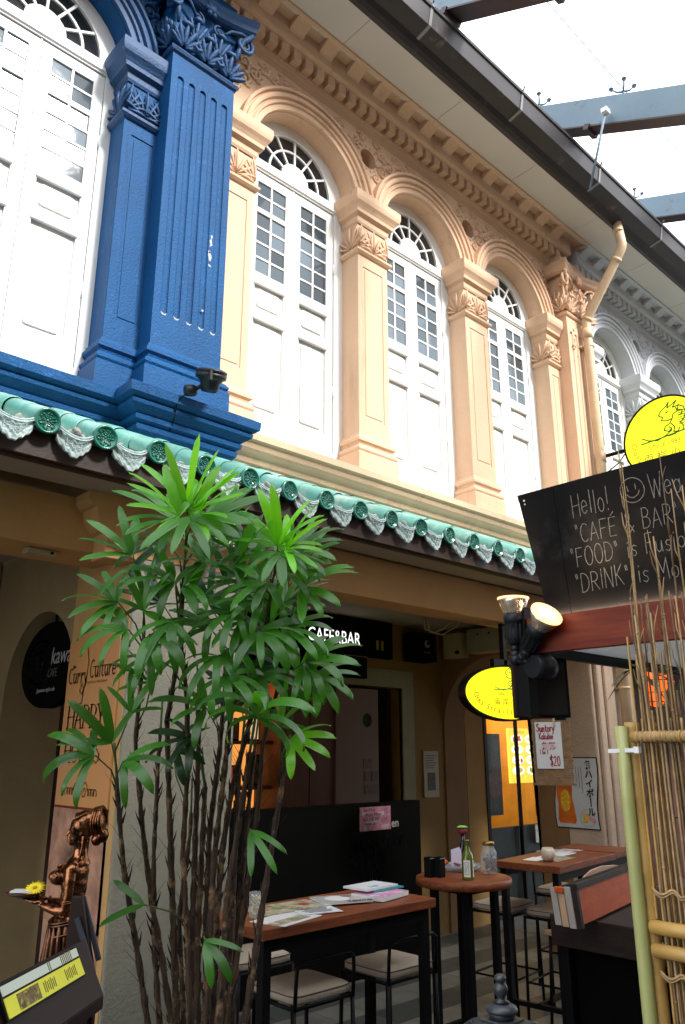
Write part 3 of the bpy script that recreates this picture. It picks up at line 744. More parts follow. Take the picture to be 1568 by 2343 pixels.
def party_column(b, name, x0, x1, y0, y1, mf, ms):
    c = MB().box(x0, x1, y0, y1, 0, 3.40).build(name, [mf], b, bevel=.012)
    return c
lc = thing('party_column', 'broad stucco column behind the palm with orange poster on its side', 'column', (2.345,3.76,0))
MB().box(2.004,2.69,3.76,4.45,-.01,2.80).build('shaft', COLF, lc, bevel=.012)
MB().box(2.000,2.004,3.775,4.45,0,3.10).build('warm_lit_side', TANB, lc)  # orange of the walkway light painted onto this column face
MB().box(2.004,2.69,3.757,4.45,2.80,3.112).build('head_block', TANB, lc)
def corbel(b, s, x, m):
    pts = [(0,0),(.30,0),(.30,-.04),(.275,-.075),(.255,-.08),(.25,-.11),(.235,-.155),(.20,-.19),(.17,-.20),(.155,-.21),(.14,-.25),(.10,-.29),(.05,-.31),(0,-.33)]
    lp = [(x+s*a, 3.112+z) for a, z in pts]
    return MB().plate([lp], (0,3.745,0), (1,0,0), (0,0,1), (0,-1,0), .24).build('corbel', m, b, bevel=.006)
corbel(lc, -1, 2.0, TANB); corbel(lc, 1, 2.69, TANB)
MB().box(2.34,2.50,3.50,3.757,2.985,3.075).box(2.36,2.49,3.54,3.757,2.90,2.945).build('white_bracket', WHITE, lc, bevel=.01)
rc = thing('party_column', 'tan stucco column on the right with a Japanese drinks poster on its side', 'column', (7.4,4,0))
MB().box(6.99,7.80,3.95,4.62,-.01,3.112).build('shaft', mat('pale_tan_stucco', (.50,.37,.27), .8, .08, 4, .007, 45), rc, bevel=.02)  # one even pale tan for the whole shaft
MB().box(7.02,7.12,3.90,3.95,-.01,3.112).box(7.18,7.36,3.91,3.95,-.01,3.112).build('shaft_rib', mat('pale_tan_stucco', (1,1,1)), rc, bevel=.02)
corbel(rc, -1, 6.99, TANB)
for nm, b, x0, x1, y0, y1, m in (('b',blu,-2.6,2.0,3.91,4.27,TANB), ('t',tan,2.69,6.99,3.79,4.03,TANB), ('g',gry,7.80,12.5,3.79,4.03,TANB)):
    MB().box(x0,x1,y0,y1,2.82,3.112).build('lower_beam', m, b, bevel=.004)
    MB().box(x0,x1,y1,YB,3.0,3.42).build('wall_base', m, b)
# walkway ceiling, inner shop walls
MB().box(-2.6,22,4.0,5.9,3.112,3.15).build('walkway_ceiling', CEIL, tan)
YI = 5.8
inner = MB(); dx0, dx1 = 4.05, 6.30
inner.plate([rect(2.0,7.35,-.01,3.112), rect(dx0,dx1,-.02+.02,2.44)], (0,YI,0), (1,0,0), (0,0,1), (0,-1,0), .15)
inner.build('shopfront_wall', OCH, tan)
fr = MB(); fr.plate([rect(dx0-.18,dx1+.18,0,2.62), rect(dx0,dx1,.0005,2.44)], (0,YI-.02,0), (1,0,0), (0,0,1), (0,-1,0), .05)
fr.build('door_frame', mat('olive_frame_paint', (.20,.19,.085), .6, .1, 6), tan, bevel=.006)
WD = mat('red_brown_panel', (.12,.03,.013), .5, .2, 3, grain=((6,6,1.2), (.06,.016,.008)))
PK = mat('dusty_pink_door_paint', (.15,.09,.08), .6, .15, 2)
MB().box(4.72,5.36,YI+.03,YI+.06,.0,2.42).build('panel_door', WD, tan)
for x_ in (5.05,): MB().box(x_-.003,x_+.003,YI+.027,YI+.031,.9,2.42).build('panel_joint', DARK, tan)
dr = MB(); dr.plate([rect(5.37,5.96,0.0,2.41), circ(5.80,2.10,.068)], (0,YI+.01,0), (1,0,0), (0,0,1), (0,-1,0), .04)
drr = dr.build('swing_door', PK, tan, bevel=.003); MB().plate([circ(5.80,2.10,.067)], (0,YI+.04,0), (1,0,0), (0,0,1), (0,-1,0), .01).build('porthole', PANE, drr)
MB().box(5.36,5.98,YI-.002,YI+.01,0,1.30).build('kick_board', DARK, drr)
for z_, x_, w_ in ((1.56,5.80,.09),(1.56,5.90,.09),(1.68,5.80,.12),(1.44,5.85,.2)):
    MB().box(x_-w_/2,x_+w_/2-.01,YI+.004,YI+.009,z_-.045,z_+.045).build('door_sticker', mat('old_sticker', (.10,.055,.05), .6, .4, 40), drr)
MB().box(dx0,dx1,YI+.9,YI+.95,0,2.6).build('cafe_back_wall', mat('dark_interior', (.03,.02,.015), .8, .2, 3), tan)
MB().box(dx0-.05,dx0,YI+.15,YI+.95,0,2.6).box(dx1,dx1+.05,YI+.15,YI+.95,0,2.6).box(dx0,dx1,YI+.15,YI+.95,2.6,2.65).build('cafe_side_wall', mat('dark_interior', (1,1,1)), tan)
# black A-board and counter front in the doorway
hb_ = thing('happy_hour_board', 'big black chalkboard with faint Happy Hour beer lines and a pink notice in the doorway', 'chalkboard', (4.7,5.2,0))
MB().box(3.60,5.88,5.20,5.30,0,1.36).build('board', DARK, hb_, bevel=.004)
PKP = mat('pink_notice_paper', (.34,.13,.19), .7, .5, 12, dirt=((.42,.34,.36), 16, .5))
MB().box((5.0816,5.2000,1.3283)[0],(5.4681,5.2000,1.1094)[0],5.190,5.197,(5.0799,5.2000,1.1338)[2],(5.0816,5.2000,1.3283)[2]).build('pink_notice', PKP, hb_)
GI = mat('grey_violet_ink', (.05,.04,.07), .7)
for k_, (tx_, zz_) in enumerate((('Sun-Mon',1.292),('Happy Hour',1.255),('ALL NIGHT',1.215),('come in',1.18))): text(tx_, .042, ((5.1135,5.2000,1.3197)[0]+.02*(k_ % 2),5.188,zz_), GI, hb_, shear=.2)
text('en', .10, ((5.4807,5.2000,1.1560)[0],5.195,(5.4805,5.2000,1.1487)[2]), mat('grey_letter', (.3,.3,.3), .5), hb_, off=.002)
for tx_, p_, s_, w_ in (('Happy Hour', (4.9902,5.2000,0.9839), .15, .006), ('BEER $', (4.9640,5.2000,0.8499), .16, .007), ('PINT', (5.1283,5.2000,0.7120), .15, .007)):
    hand(tx_, s_, (p_[0],5.198,p_[2]), w_, CHALKD, hb_, name='chalk_writing', sx=.75, jit=.06)
# warm lit shelf niche
sh = thing('display_shelf', 'warm lit display shelves with framed pictures seen behind the palm stems', 'shelf', (4.35,YI+.2,0))
WARM = mat('lamplit_wall', (.75,.38,.12), .7, .15, 4, emit=.35, ecol=(1,.38,.08))  # warm shelf light put into the wall as colour and glow
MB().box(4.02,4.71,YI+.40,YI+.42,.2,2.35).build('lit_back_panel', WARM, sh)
MB().box(4.69,4.71,YI+.02,YI+.40,0,2.42).build('side_board', WD, sh)
for z_ in (.75,1.10,1.47,1.86,2.2): MB().box(4.02,4.69,YI+.14,YI+.40,z_,z_+.03).build('shelf_board', WD, sh)
pl_ = bpy.data.lights.new('shelf_lamp', 'POINT'); pl_.energy = 3; pl_.color = (1,.5,.2); pl_.shadow_soft_size = .05
po = bpy.data.objects.new('shelf_lamp', pl_); COL.objects.link(po); po.location = (4.35,YI+.15,2.3)
PMATS = [mat('cream_print', (.75,.6,.4), .6, .5, 25, emit=.25, ecol=(1,.7,.35)), mat('red_print', (.55,.06,.03), .5, .4, 20, emit=.1), mat('photo_print', (.12,.08,.06), .5, .7, 30)]  # faint glow in the prints carries the shelf light
for k, (x_, z_, w_, h_) in enumerate(((4.15,1.50,.13,.24),(4.34,1.50,.16,.18),(4.55,1.50,.14,.27),(4.20,1.13,.17,.22),(4.42,1.13,.12,.25),(4.58,1.13,.13,.18),(4.25,.78,.2,.2),(4.5,.78,.16,.22),(4.3,1.89,.16,.2),(4.55,1.89,.12,.22))):
    fr_ = MB().box(x_-w_/2,x_+w_/2,YI+.24,YI+.26,z_+.0,z_+h_).build('picture_frame', DARK, None)
    fr_['_o'] = (0,0,0); fr_.name = 'picture_frame'
    tag(fr_, ['small framed print','red framed print','dark framed photograph'][k%3]+' on the lit shelf, '+('third shelf up','third shelf up','third shelf up','second shelf up','second shelf up','second shelf up','lowest shelf','lowest shelf','top shelf','top shelf')[k]+', '+('left','middle','right','left','middle','right','left','right','left','right')[k], 'picture frame', 'pictures on the lit shelves')
    MB().box(x_-w_/2+.015,x_+w_/2-.015,YI+.235,YI+.24,z_+.015,z_+h_-.015).build('print', PMATS[k%3], fr_)
# cross walls with arched openings over the walkway
def cross_wall(b, X, t, m, y0, y1, cy, r, zs, zt, x_label):
    lp = [(y0,-.01),(y0,3.11),(y1,3.11),(y1,-.01),(cy+r,-.01)]+[(cy+r*math.cos(PI*i/20), zs+r*math.sin(PI*i/20)) for i in range(21)]+[(cy-r,-.01)]
    w = MB().plate([lp], (X,0,0), (0,1,0), (0,0,1), (-1,0,0), t).build('cross_wall', m, b, bevel=.006); return w
ARCHW = mat('walkway_arch_plaster', (.33,.24,.12), .85, .1, 3, .003, 60)
cross_wall(lc, 2.01, .40, ARCHW, 4.45, 7.2, 4.92, .52, 2.13, 3, '')
cross_wall(rc, 6.98, .36, mat('brown_arch_plaster', (.22,.115,.045), .8, .1, 3, .003, 60), 4.62, 5.797, 5.05, .735, 2.05, 3, '')
MB().box(-2.6,2.0,5.75,5.9,0,3.1).build('shopfront_wall', ARCHW, blu)
# dark door seen through the left arch
MB().box(2.42,3.2,5.60,5.66,0,2.3).build('inner_door', mat('dark_red_door', (.035,.012,.008), .5, .2, 4), lc)

# ---- lit restaurant window in the next shop
shop = thing('restaurant_window', 'yellow lit restaurant shopfront with glass doors behind the arch', 'shopfront', (8.5,5.8,0))
SY = mat('lit_yellow_wall', (.52,.25,.025), .7, .25, 3, emit=.04, ecol=(1,.5,.04))
MB().box(7.2,10.5,7.0,7.05,0,2.9).build('back_wall', SY, shop)
MB().box(7.352,7.69,5.79,5.93,0,3.11).build('jamb_wall', mat('arch_reveal_ochre', (.36,.21,.06), .8, .1, 4), shop)
for k_ in range(5): MB().box(7.8+.30*k_,8.02+.30*k_,6.93,6.99,1.1+.12*(k_%2),1.5+.1*(k_%3)).build('wall_picture', mat('dim_picture_%d' % (k_%3), [(.08,.03,.02),(.05,.07,.03),(.16,.10,.05)][k_%3], .5, .6, 14), shop)
MB().box(9.30,9.45,5.8,7.0,0,2.9).build('side_wall', SY, shop)
MB().box(7.2,12.5,5.85,7.05,2.7,2.75).build('shop_ceiling', SY, shop)
for x_, w_ in ((7.72,.05),(8.36,.015),(9.30,.05)): MB().box(x_-w_/2,x_+w_/2,5.78,5.83,0,2.6).build('mullion', BLK, shop)
MB().box(7.70,9.35,5.78,5.83,2.55,2.62).build('door_header', BLK, shop)
MB().box(7.2,9.36,5.80,5.84,2.62,3.112).build('over_door_wall', OCH, shop)
MB().box(9.36,22,5.78,5.9,0,3.1).build('shop_wall', mat('red_interior_wall', (.09,.02,.015), .7, .2, 3), gry)
GL = mat('shop_glass', (.02,.02,.02), .03, alpha=.07, spec=.5); 
for x0_, x1_ in ((7.745,8.49),(8.51,9.275)): MB().box(x0_,x1_,5.80,5.806,.05,2.55).build('glass_pane', GL, shop)
tl = bpy.data.lights.new('shop_light', 'AREA'); tl.energy = 15; tl.color = (1,.72,.32); tl.size = 1.2
to = bpy.data.objects.new('shop_light', tl); COL.objects.link(to); to.location = (8.5,6.4,2.65)
# glass door stickers / poster board
LBF = mat('lit_menu_yellow', (.95,.62,.05), .5, .25, 14, emit=.5, ecol=(1,.62,.06))
lb = thing('menu_lightbox', 'glowing yellow menu lightbox of dishes inside the restaurant window', 'lightbox', (8.9,6.3,2))
MB().box((8.4244,5.9500,1.8953)[0],(9.0772,5.9500,1.8995)[0],5.95,5.99,(8.6878,5.9500,1.4228)[2],(8.7645,5.9500,2.0737)[2]).build('light_panel', LBF, lb)
PLATE = mat('lit_white_plate', (.8,.8,.75), .5, emit=.6, ecol=(1,.97,.85))
FOODS = [mat('lit_food_red', (.8,.12,.03), .5, .5, 60, emit=.25), mat('lit_food_green', (.35,.5,.05), .5, .5, 60, emit=.25), mat('lit_food_noodle', (.85,.6,.2), .5, .5, 60, emit=.25)]
for k in range(8):
    x_, z_ = 8.585+.30*(k % 2), 1.945-.125*(k//2)
    MB().plate([[(x_+.125*math.cos(a), z_+.055*math.sin(a)) for a in [2*PI*i/16 for i in range(16)]]], (0,5.948,0), (1,0,0), (0,0,1), (0,-1,0), .003).build('dish_plate', PLATE, lb)
    f_ = MB()
    for q in range(6): f_.plate([circ(x_+rnd.uniform(-.07,.07), z_+rnd.uniform(-.022,.022), rnd.uniform(.016,.032), 7)], (0,5.944-.0008*q,0), (1,0,0), (0,0,1), (0,-1,0), .0006)
    f_.build('dish_food', FOODS[(k*2+k//3) % 3], lb)
text('MENU', .05, (8.60,5.943,2.01), mat('lit_red_print', (.8,.15,.02), .5, emit=.5), lb)
mbd = thing('menu_board', 'dark picture board of dishes behind the left glass door', 'poster board', (7.95,6.0,1.5))
MB().box((7.7589,5.9000,1.8907)[0],(8.1203,5.9000,1.8930)[0],5.88,5.9,1.10,1.98).build('board', mat('dark_leaf_print', (.02,.035,.02), .4, .9, 12), mbd)
MB().box((7.7254,5.9000,1.8904)[0],(8.1557,5.9000,1.8932)[0],5.9,5.92,1.08,2.0).build('board_frame', STEEL, mbd)
MB().plate([circ(7.98,1.42,.15,20)], (0,5.876,0), (1,0,0), (0,0,1), (0,-1,0), .004).build('dish_photo', mat('dark_dish', (.16,.05,.03), .4, .6, 20), mbd)
for k, (x_, y_, w_, h_, c_) in enumerate(((8.75,1.32,.16,.16,(.05,.10,.16)),(8.95,1.35,.12,.12,(.5,.45,.3)),(8.72,1.12,.10,.13,(.3,.04,.05)),(8.87,1.05,.30,.22,(.28,.30,.28)),(8.70,.85,.14,.2,(.4,.42,.40)),(8.98,.82,.2,.2,(.12,.16,.16)),(8.72,.55,.2,.22,(.3,.32,.3)),(8.98,.55,.16,.2,(.2,.22,.22)))):
    MB().box(x_-w_/2,x_+w_/2,5.791,5.799,y_-h_/2,y_+h_/2).build('door_notice', mat('notice_%d' % k, c_, .5, .5, 30), shop)
MB().box(7.75,9.28,5.84,5.9,0,.95).build('lower_panel', mat('dark_counter', (.01,.018,.018), .5, .2, 6), shop)
MB().box(8.55,8.80,6.6,6.9,.9,1.55).build('drinks_machine', mat('red_machine', (.4,.02,.02), .3), shop)

# ================================================================ SIGNS
WP = mat('white_letter', (.8,.8,.8), .5, emit=.5, ecol=(1,1,1))
cs = thing('cafe_sign', 'black signboard with white CAFE & BAR letters above the cafe door', 'sign', (5.2,5.7,2.8))
MB().box(3.9,6.08,5.70,5.76,2.72,3.10).box(3.9,5.70,5.705,5.755,2.50,2.72).build('board', DARK, cs)
text('CAFE&BAR', .185, (5.60,5.695,2.82), WP, cs, sx=.80, align='RIGHT', off=.0)
text('the maximum quality using', .03, (5.70,5.703,2.71), mat('grey_letter', (.3,.3,.3), .5), cs, align='RIGHT')
for x_ in (5.83,5.90): MB().box(x_,x_+.035,5.694,5.70,2.80,2.90).build('small_print_block', mat('dim_yellow_print', (.25,.22,.04), .5), cs)
# boxes high on the cross wall
def wall_box(name, label, cat, X, ya, yb, za, zb, m, d=.14):
    b = thing(name, label, cat, (X,(ya+yb)/2,za)); MB().box(X-d,X,ya,yb,za,zb).build('casing', m, b, bevel=.006); return b
sp_ = thing('speaker', 'small black speaker with a round white emblem high by the arch', 'speaker', (6.3,5.6,2.9))
MB().box(6.30,6.62,5.55,5.75,2.72,3.02).build('cabinet', DARK, sp_, bevel=.008)
MB().lathe([(.042,0),(.042,.004)], (6.46,5.548,2.90), (0,-1,0), 18).build('emblem', mat('dim_white_print', (.22,.22,.22), .5), sp_)
MB().lathe([(.022,0),(.022,.004)], (6.47,5.543,2.91), (0,-1,0), 14).build('emblem_centre', DARK, sp_)
text('BLACK', .035, (6.46,5.546,2.80), mat('dim_white_print', (1,1,1)), sp_, align='CENTER')
jb = wall_box('junction_box', 'cream electrical box high on the brown wall left of the grey box', 'electrical box', 6.98, 5.40, 5.64, 2.78, 3.05, mat('cream_casing', (.42,.36,.22), .6, .1, 6))
MB().box(6.83,6.84,5.42,5.47,2.82,2.85).build('switch', DARK, jb)
jb2 = wall_box('aircon_box', 'wide grey electrical box above the yellow oval sign', 'electrical box', 6.98, 4.70, 5.25, 2.80, 3.05, mat('grey_green_casing', (.22,.23,.18), .6, .1, 6), .22)
for y_ in (5.1,4.95): MB().lathe([(.012,0),(.012,.004)], (6.76,y_,2.99), (-1,0,0), 8).build('screw', DARK, jb2)
tag(MB().tube([(6.0,5.2,3.1),(6.03,5.2,2.98),(6.12,5.15,2.95),(6.22,5.1,3.0),(6.3,5.05,3.1)], .008, 6).tube([(6.05,5.2,3.1),(6.08,5.18,2.96),(6.2,5.12,2.93),(6.34,5.05,3.02),(6.4,5.0,3.1)], .008, 6).tube([(6.1,5.2,3.1),(6.1,5.2,2.97),(6.16,5.2,2.95)], .006, 6).build('cable_bundle', mat('pale_cable', (.35,.34,.32), .5)), 'loose pale cables hanging from the walkway ceiling', 'cable')
nt_ = thing('wall_notice', 'white paper notice with a printed square taped beside the cafe door', 'notice', (6.72,5.78,1.7))
MB().box(6.62,6.86,5.785,5.79,1.33,1.80).build('sheet', mat('dim_paper', (.42,.38,.33), .7), nt_)
MB().box(6.68,6.80,5.782,5.785,1.40,1.58).build('printed_square', mat('grey_print', (.08,.08,.08), .7, .6, 50), nt_)
for k in range(6): MB().box(6.65,6.82-.02*(k%3),5.782,5.785,1.75-.025*k,1.757-.025*k).build('printed_line', mat('grey_print', (1,1,1)), nt_)

# yellow signs
YEL = mat('lit_yellow_acrylic', (.55,.50,.01), .4, emit=.44, ecol=(1,.93,.01))
SG = mat('green_sign_ink', (.0,.22,.06), .5, emit=.05, ecol=(0,.6,.2)); SR = mat('red_sign_ink', (.45,.05,.02), .5); SK = mat('olive_sign_ink', (.25,.22,.02), .5)
def arc_text(body, R, a_mid, size, centre, axes, m, parent, rx=1., step=None, flip=True):
    u, v, n = [Vector(a) for a in axes]; c = Vector(centre); st = step or size*.62/R; k = 0; nn = len(body)
    for i, ch in enumerate(body):
        if ch == ' ': continue
        a = a_mid+(i-(nn-1)/2)*st; p = c+u*(R*rx*math.cos(a))+v*(R*math.sin(a))
        tg = (u*(-R*rx*math.sin(a))+v*(R*math.cos(a))).normalized(); vv = n.cross(tg)
        text(ch, size, p, m, parent, axes=(tg, vv, n), align='CENTER', name='lettering')
def sign_face(parent, c, axes, W, H, back):
    u, v, n = [Vector(a) for a in axes]; c = Vector(c)
    P = lambda x, z, e=0: c+u*x+v*z+n*(.001+e)
    def line(pts, w, m, nm='emblem_line'):
        mb = MB(); ribbon(mb, pts, w, u, v, n, c+n*.0015); mb.build(nm, m, parent)
    s = H
    mk = lambda L: [(x*s, z*s) for x, z in L]
    body = [(-.30,.02),(-.22,-.03),(-.10,-.06),(.02,-.02),(.10,.03)]
    outl = [[(-.02,.32),(.06,.37),(.10,.42),(.07,.34),(.15,.38),(.20,.41),(.14,.33),(.22,.34),(.28,.30),(.30,.22),(.27,.14),(.22,.10),(.25,.05),(.24,0)],
            [(-.02,.32),(-.05,.27),(.0,.23),(-.02,.19),(.05,.17),(.12,.18),(.14,.24),(.20,.26),(.18,.32)],
            [(.12,.18),(.08,.12),(.02,.10),(.0,.05),(.06,.02),(.10,.05),(.07,.08)],[(.10,.12),(.14,.06),(.12,0),(.18,-.01),(.20,.04)],
            [(.22,.34),(.20,.28),(.26,.26),(.25,.21),(.20,.20)],[(.04,.28),(.08,.29)],body]
    for L in outl: line(mk(L), s*.015, SG)
    for k in range(7): line(mk([(.20,.26-.03*k),(.285,.255-.028*k)]), s*.010, SG)
    line(mk([(-.32,-.055),(-.05,-.04),(.36,.0)]), s*.017, SG)
    line(mk([(.05,-.035),(.14,-.028)]), s*.024, SG)
    text('SINCE 1983', s*.095, P(-.02*s,-.16*s), SK, parent, axes=axes, align='CENTER', sx=.9)
    text('兩 岸 小 食', s*.145, P(.02*s,-.33*s), SK, parent, axes=axes, align='CENTER', sx=.95)
    text('®', s*.10, P(.33*s,.06*s), SK, parent, axes=axes)
us = thing('round_sign', 'round glowing yellow restaurant sign on an arm above the chalkboard', 'sign', (7.6,3.2,4.9))
axX = AX['-X']
uc = Vector((7.6,3.175,4.895)); UR = .435
mb = MB(); mb.lathe([(UR,-.06),(UR,.06)], uc, (-1,0,0), 48); mb.build('lit_face', YEL, us)
MB().lathe([(UR+.001,-.07),(UR+.018,-.07),(UR+.018,.07),(UR+.001,.07)], uc, (-1,0,0), 48, smooth=False, cap=False).build('rim', BLK, us)
sign_face(us, uc+Vector((-.061,0,.03)), axX, .8, .80, YEL)
arc_text('Cross Straits Restaurant', UR*.84, math.radians(-90), .082, uc+Vector((-.062,0,0)), axX, SR, us, step=.135)
MB().tube([uc+Vector((0,.43,.0)), (7.6,3.94,uc.z)], .022, 8).build('arm', BLK, us)
MB().tube([uc+Vector((0,.46,-.02)), uc+Vector((0,.56,-.12)), (7.6,3.94,uc.z-.22)], .007, 6).build('power_cable', BLK, us)
ls = thing('oval_sign', 'oval glowing yellow restaurant sign hanging under the walkway beam', 'sign', (5.3,3.9,2.2))
lcn = Vector((5.4520,3.8600,2.2522)); lu = Vector((.93,-.37,0)).normalized(); ln = Vector((-.37,-.93,0)).normalized(); axL = (lu, Vector((0,0,1)), ln)
LW, LH = .40, .207
lp = [(LW*math.cos(2*PI*i/48), LH*math.sin(2*PI*i/48)) for i in range(48)]
MB().plate([lp], lcn+ln*.04, lu, (0,0,1), ln, .08).build('lit_face', YEL, ls)
lp2 = [((LW+.016)*math.cos(2*PI*i/48), (LH+.016)*math.sin(2*PI*i/48)) for i in range(48)]
MB().plate([lp2, lp], lcn+ln*.05, lu, (0,0,1), ln, .10).build('rim', BLK, ls)
sign_face(ls, lcn+ln*.041+Vector((0,0,.045))+lu*(-.0), axL, .8, .42, YEL)
arc_text('Cross Straits Restaurant', LH*.80, math.radians(-90), .060, lcn+ln*.042, axL, SR, ls, rx=LW/LH*1.0, step=.125)
MB().box(lcn.x-.02,lcn.x+.02,lcn.y-.02,lcn.y+.02,lcn.z+LH,2.83).build('hanger', BLK, ls)
MB().box(lcn.x-.16,lcn.x+.16,lcn.y-.02,lcn.y+.02,lcn.z+LH,lcn.z+LH+.06).build('hanger_plate', BLK, ls)

# oval black japanese cafe sign in the left arch
kc = thing('cafe_hanging_sign', 'oval black hanging sign of a Japanese style cafe inside the left arch', 'sign', (2.2,5.2,2.4))
kcc = Vector((2.08,4.93,2.325)); ky, kz = .43, .27
lp = [(ky*math.cos(2*PI*i/40), kz*math.sin(2*PI*i/40)) for i in range(40)]
MB().plate([lp], kcc, axX[0], axX[1], axX[2], .05).build('board', DARK, kc)
KL = mat('silver_letter', (.42,.42,.45), .4); KD = mat('dim_letter', (.12,.12,.12), .5)
P_ = lambda a, b: kcc+Vector((-.002,-a,b))
mbk = MB(); ribbon(mbk, [(-0.139+0.174*math.cos(a), 0.022+0.138*math.sin(a)) for a in [2*PI*i/24 for i in range(25)]], .014, *[Vector(q) for q in axX], kcc+Vector((-.001,0,0)))
for L in [[(-0.139+.9*a_, 0.022+b_*.9) for a_, b_ in q_] for q_ in ([(-.06,.07),(.06,.07)],[(-.03,.07),(-.06,-.07)],[(-.02,.03),(.05,.03),(.045,-.03),(-.01,-.03)],[(.02,.02),(.02,-.09)])]: ribbon(mbk, L, .011, *[Vector(q) for q in axX], kcc+Vector((-.001,0,0)))
mbk.build('ring_emblem', KL, kc)
text('kawa', .15, P_(0.025,-0.002), KL, kc, '-X', sx=.95, shear=.15); text('CAFE', .075, P_(-0.006,-0.081), KD, kc, '-X', sx=.8, shear=.1)
text('Japanese style cafe', .036, P_(-0.142,-0.168), KL, kc, '-X', shear=.2)
MB().tube([kcc+Vector((.02,0,kz-.02)), kcc+Vector((.02,0,.74))], .01, 6).build('hanger', BLK, kc)

# orange poster on the column
po_ = thing('wall_banner', 'tall orange poster reading HAPPY HOURS on the side of the column', 'poster', (2.0,4.1,1.5))
BANO = mat('orange_banner_print', (.68,.33,.10), .55, .06, 2, grain=((1,1.2,1.2), (.62,.30,.14)))
MB().box(1.985,1.998,3.83,4.43,.95,2.40).build('upper_print', BANO, po_)
MB().box(1.985,1.998,3.83,4.43,.16,.95-.001).build('photo_print', mat('sepia_photo_print', (.46,.27,.18), .6, .55, 3.2), po_)
MB().box(1.983,1.998,3.83,4.43,1.508,1.520).build('divider', mat('dark_red_line', (.16,.02,.012), .5), po_)
MB().box(1.984,1.998,3.83,4.43,.955,1.506).build('photo_print', mat('sepia_figures_print', (.42,.22,.15), .6, .75, 5), po_)
INK = mat('brown_black_ink', (.03,.012,.008), .6); INKL = mat('faint_brown_ink', (.40,.22,.09), .6)
Q_ = lambda y, z: Vector((1.982, y, z))
hand('HAPPY', .12, Q_(4.36,1.92), .011, INK, po_, '-X', name='lettering', sx=1.08, jit=0, serif=True)
G['U'] = (.58, [[(.03,1),(.04,.2),(.15,.03),(.28,0),(.42,.05),(.5,.2),(.52,1)]])
hand('HOURS', .12, Q_(4.36,1.74), .011, INK, po_, '-X', name='lettering', sx=1.04, jit=0, serif=True)
G['g'] = (.48, [arc(.22,.28,.18,.27,20,340,12), [(.4,.55),(.4,-.2),(.25,-.4),(.05,-.3)]])
G['c'] = (.44, [arc(.22,.28,.2,.27,50,310,10)])
hand('Curry', .085, Q_(4.40,2.165), .006, INK, po_, '-X', name='lettering', sx=1.0, jit=0)
hand('Culture', .095, Q_(4.14,2.185), .006, INK, po_, '-X', name='lettering', sx=.86, jit=0)
for y0, y1, z_ in ((4.35,4.20,2.215),(4.11,3.87,2.24)): MB().box(1.981,1.983,y1,y0,z_,z_+.005).build('script_bar', INK, po_)
text('the', .03, Q_(4.36,2.25), INK, po_, '-X'); text('TRADITIONAL INDIAN DINING', .017, Q_(4.17,2.155), INKL, po_, '-X')
mbq = MB(); U3 = [Vector(q) for q in axX]
ribbon(mbq, [(.0,.22),(.03,.12),(.02,.0),(-.02,-.06),(-.05,-.04),(-.03,0),(.0,-.03),(-.01,-.10),(-.04,-.12)], .006, *U3, Q_(4.2,2.16))
mbq.build('flourish', INKL, po_)
mbq = MB()
for s in (-1, 1):
    pts = [(s*(.045+.035*(1-t)*math.cos(t*11)), .05*(1-t)*math.sin(t*11)) for t in [i/26 for i in range(24)]]
    ribbon(mbq, pts, .004, *U3, Q_(4.13,1.60)); ribbon(mbq, [(s*(.08+.10*t+.012*math.sin(t*22)), .018*math.cos(t*22)-.005) for t in [i/22 for i in range(23)]], .004, *U3, Q_(4.13,1.60))
mbq.build('scroll_ornament', INK, po_)
jbx = thing('cable_box', 'tan metal cable box with black wires at the top of the stucco column', 'electrical box', (1.9,3.85,2.85))
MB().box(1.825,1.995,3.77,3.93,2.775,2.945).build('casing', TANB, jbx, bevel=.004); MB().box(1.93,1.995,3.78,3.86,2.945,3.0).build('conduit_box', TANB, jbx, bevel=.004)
for k in range(3): MB().tube([(1.84+.03*k,3.80,2.94),(1.85+.03*k,3.80,2.985),(1.89+.03*k,3.80,2.99),(1.91+.028*k,3.80,2.94)], .006, 6).build('wire', BLK, jbx)
det = thing('smoke_detector', 'small cream sensor under the left beam', 'sensor', (1.55,4.0,2.82))
MB().box(1.50,1.66,3.98,4.06,2.785,2.82).build('casing', mat('cream_casing', (1,1,1)), det, bevel=.01)
MB().lathe([(.008,0),(.008,.004)], (1.63,3.978,2.80), (0,-1,0), 8).build('lens', DARK, det)

# poster with the bottle on the right column
bp_ = thing('whisky_poster', 'black bordered Japanese highball poster with an orange bottle on the right column', 'poster', (6.98,4.2,1.4))
Y0, Y1, Z0, Z1 = 3.985, 4.42, 1.115, 1.735
def wavy(mb, y0, y1, z0, z1, X, t=.004, amp=.012):
    n = 8; R = []
    for i in range(n+1):
        z = z0+(z1-z0)*i/n; o = amp*math.sin(i/n*PI*1.6+.4)
        R.append((z, o))
    vs = [(X, y+o*1.5, z) for z, o in R for y in (y0, y1)]+[(X+t, y+o*1.5, z) for z, o in R for y in (y0, y1)]; m = 2*(n+1)
    fs = [(2*i, 2*i+1, 2*i+3, 2*i+2) for i in range(n)]+[(m+2*i, m+2*i+2, m+2*i+3, m+2*i+1) for i in range(n)]
    fs += [(2*i, 2*i+2, m+2*i+2, m+2*i) for i in range(n)]+[(2*i+1, m+2*i+1, m+2*i+3, 2*i+3) for i in range(n)]+[(0,m,m+1,1),(m-2,m-1,2*m-1,2*m-2)]
    return mb.add(vs, fs)
wavy(MB(), Y0-.010, Y1+.010, Z0-.010, Z1+.010, 6.9775).build('border', DARK, bp_)
wavy(MB(), Y0, Y1, Z0, Z1, 6.974).build('sheet', mat('silver_paper', (.55,.56,.56), .5, .08, 8), bp_)
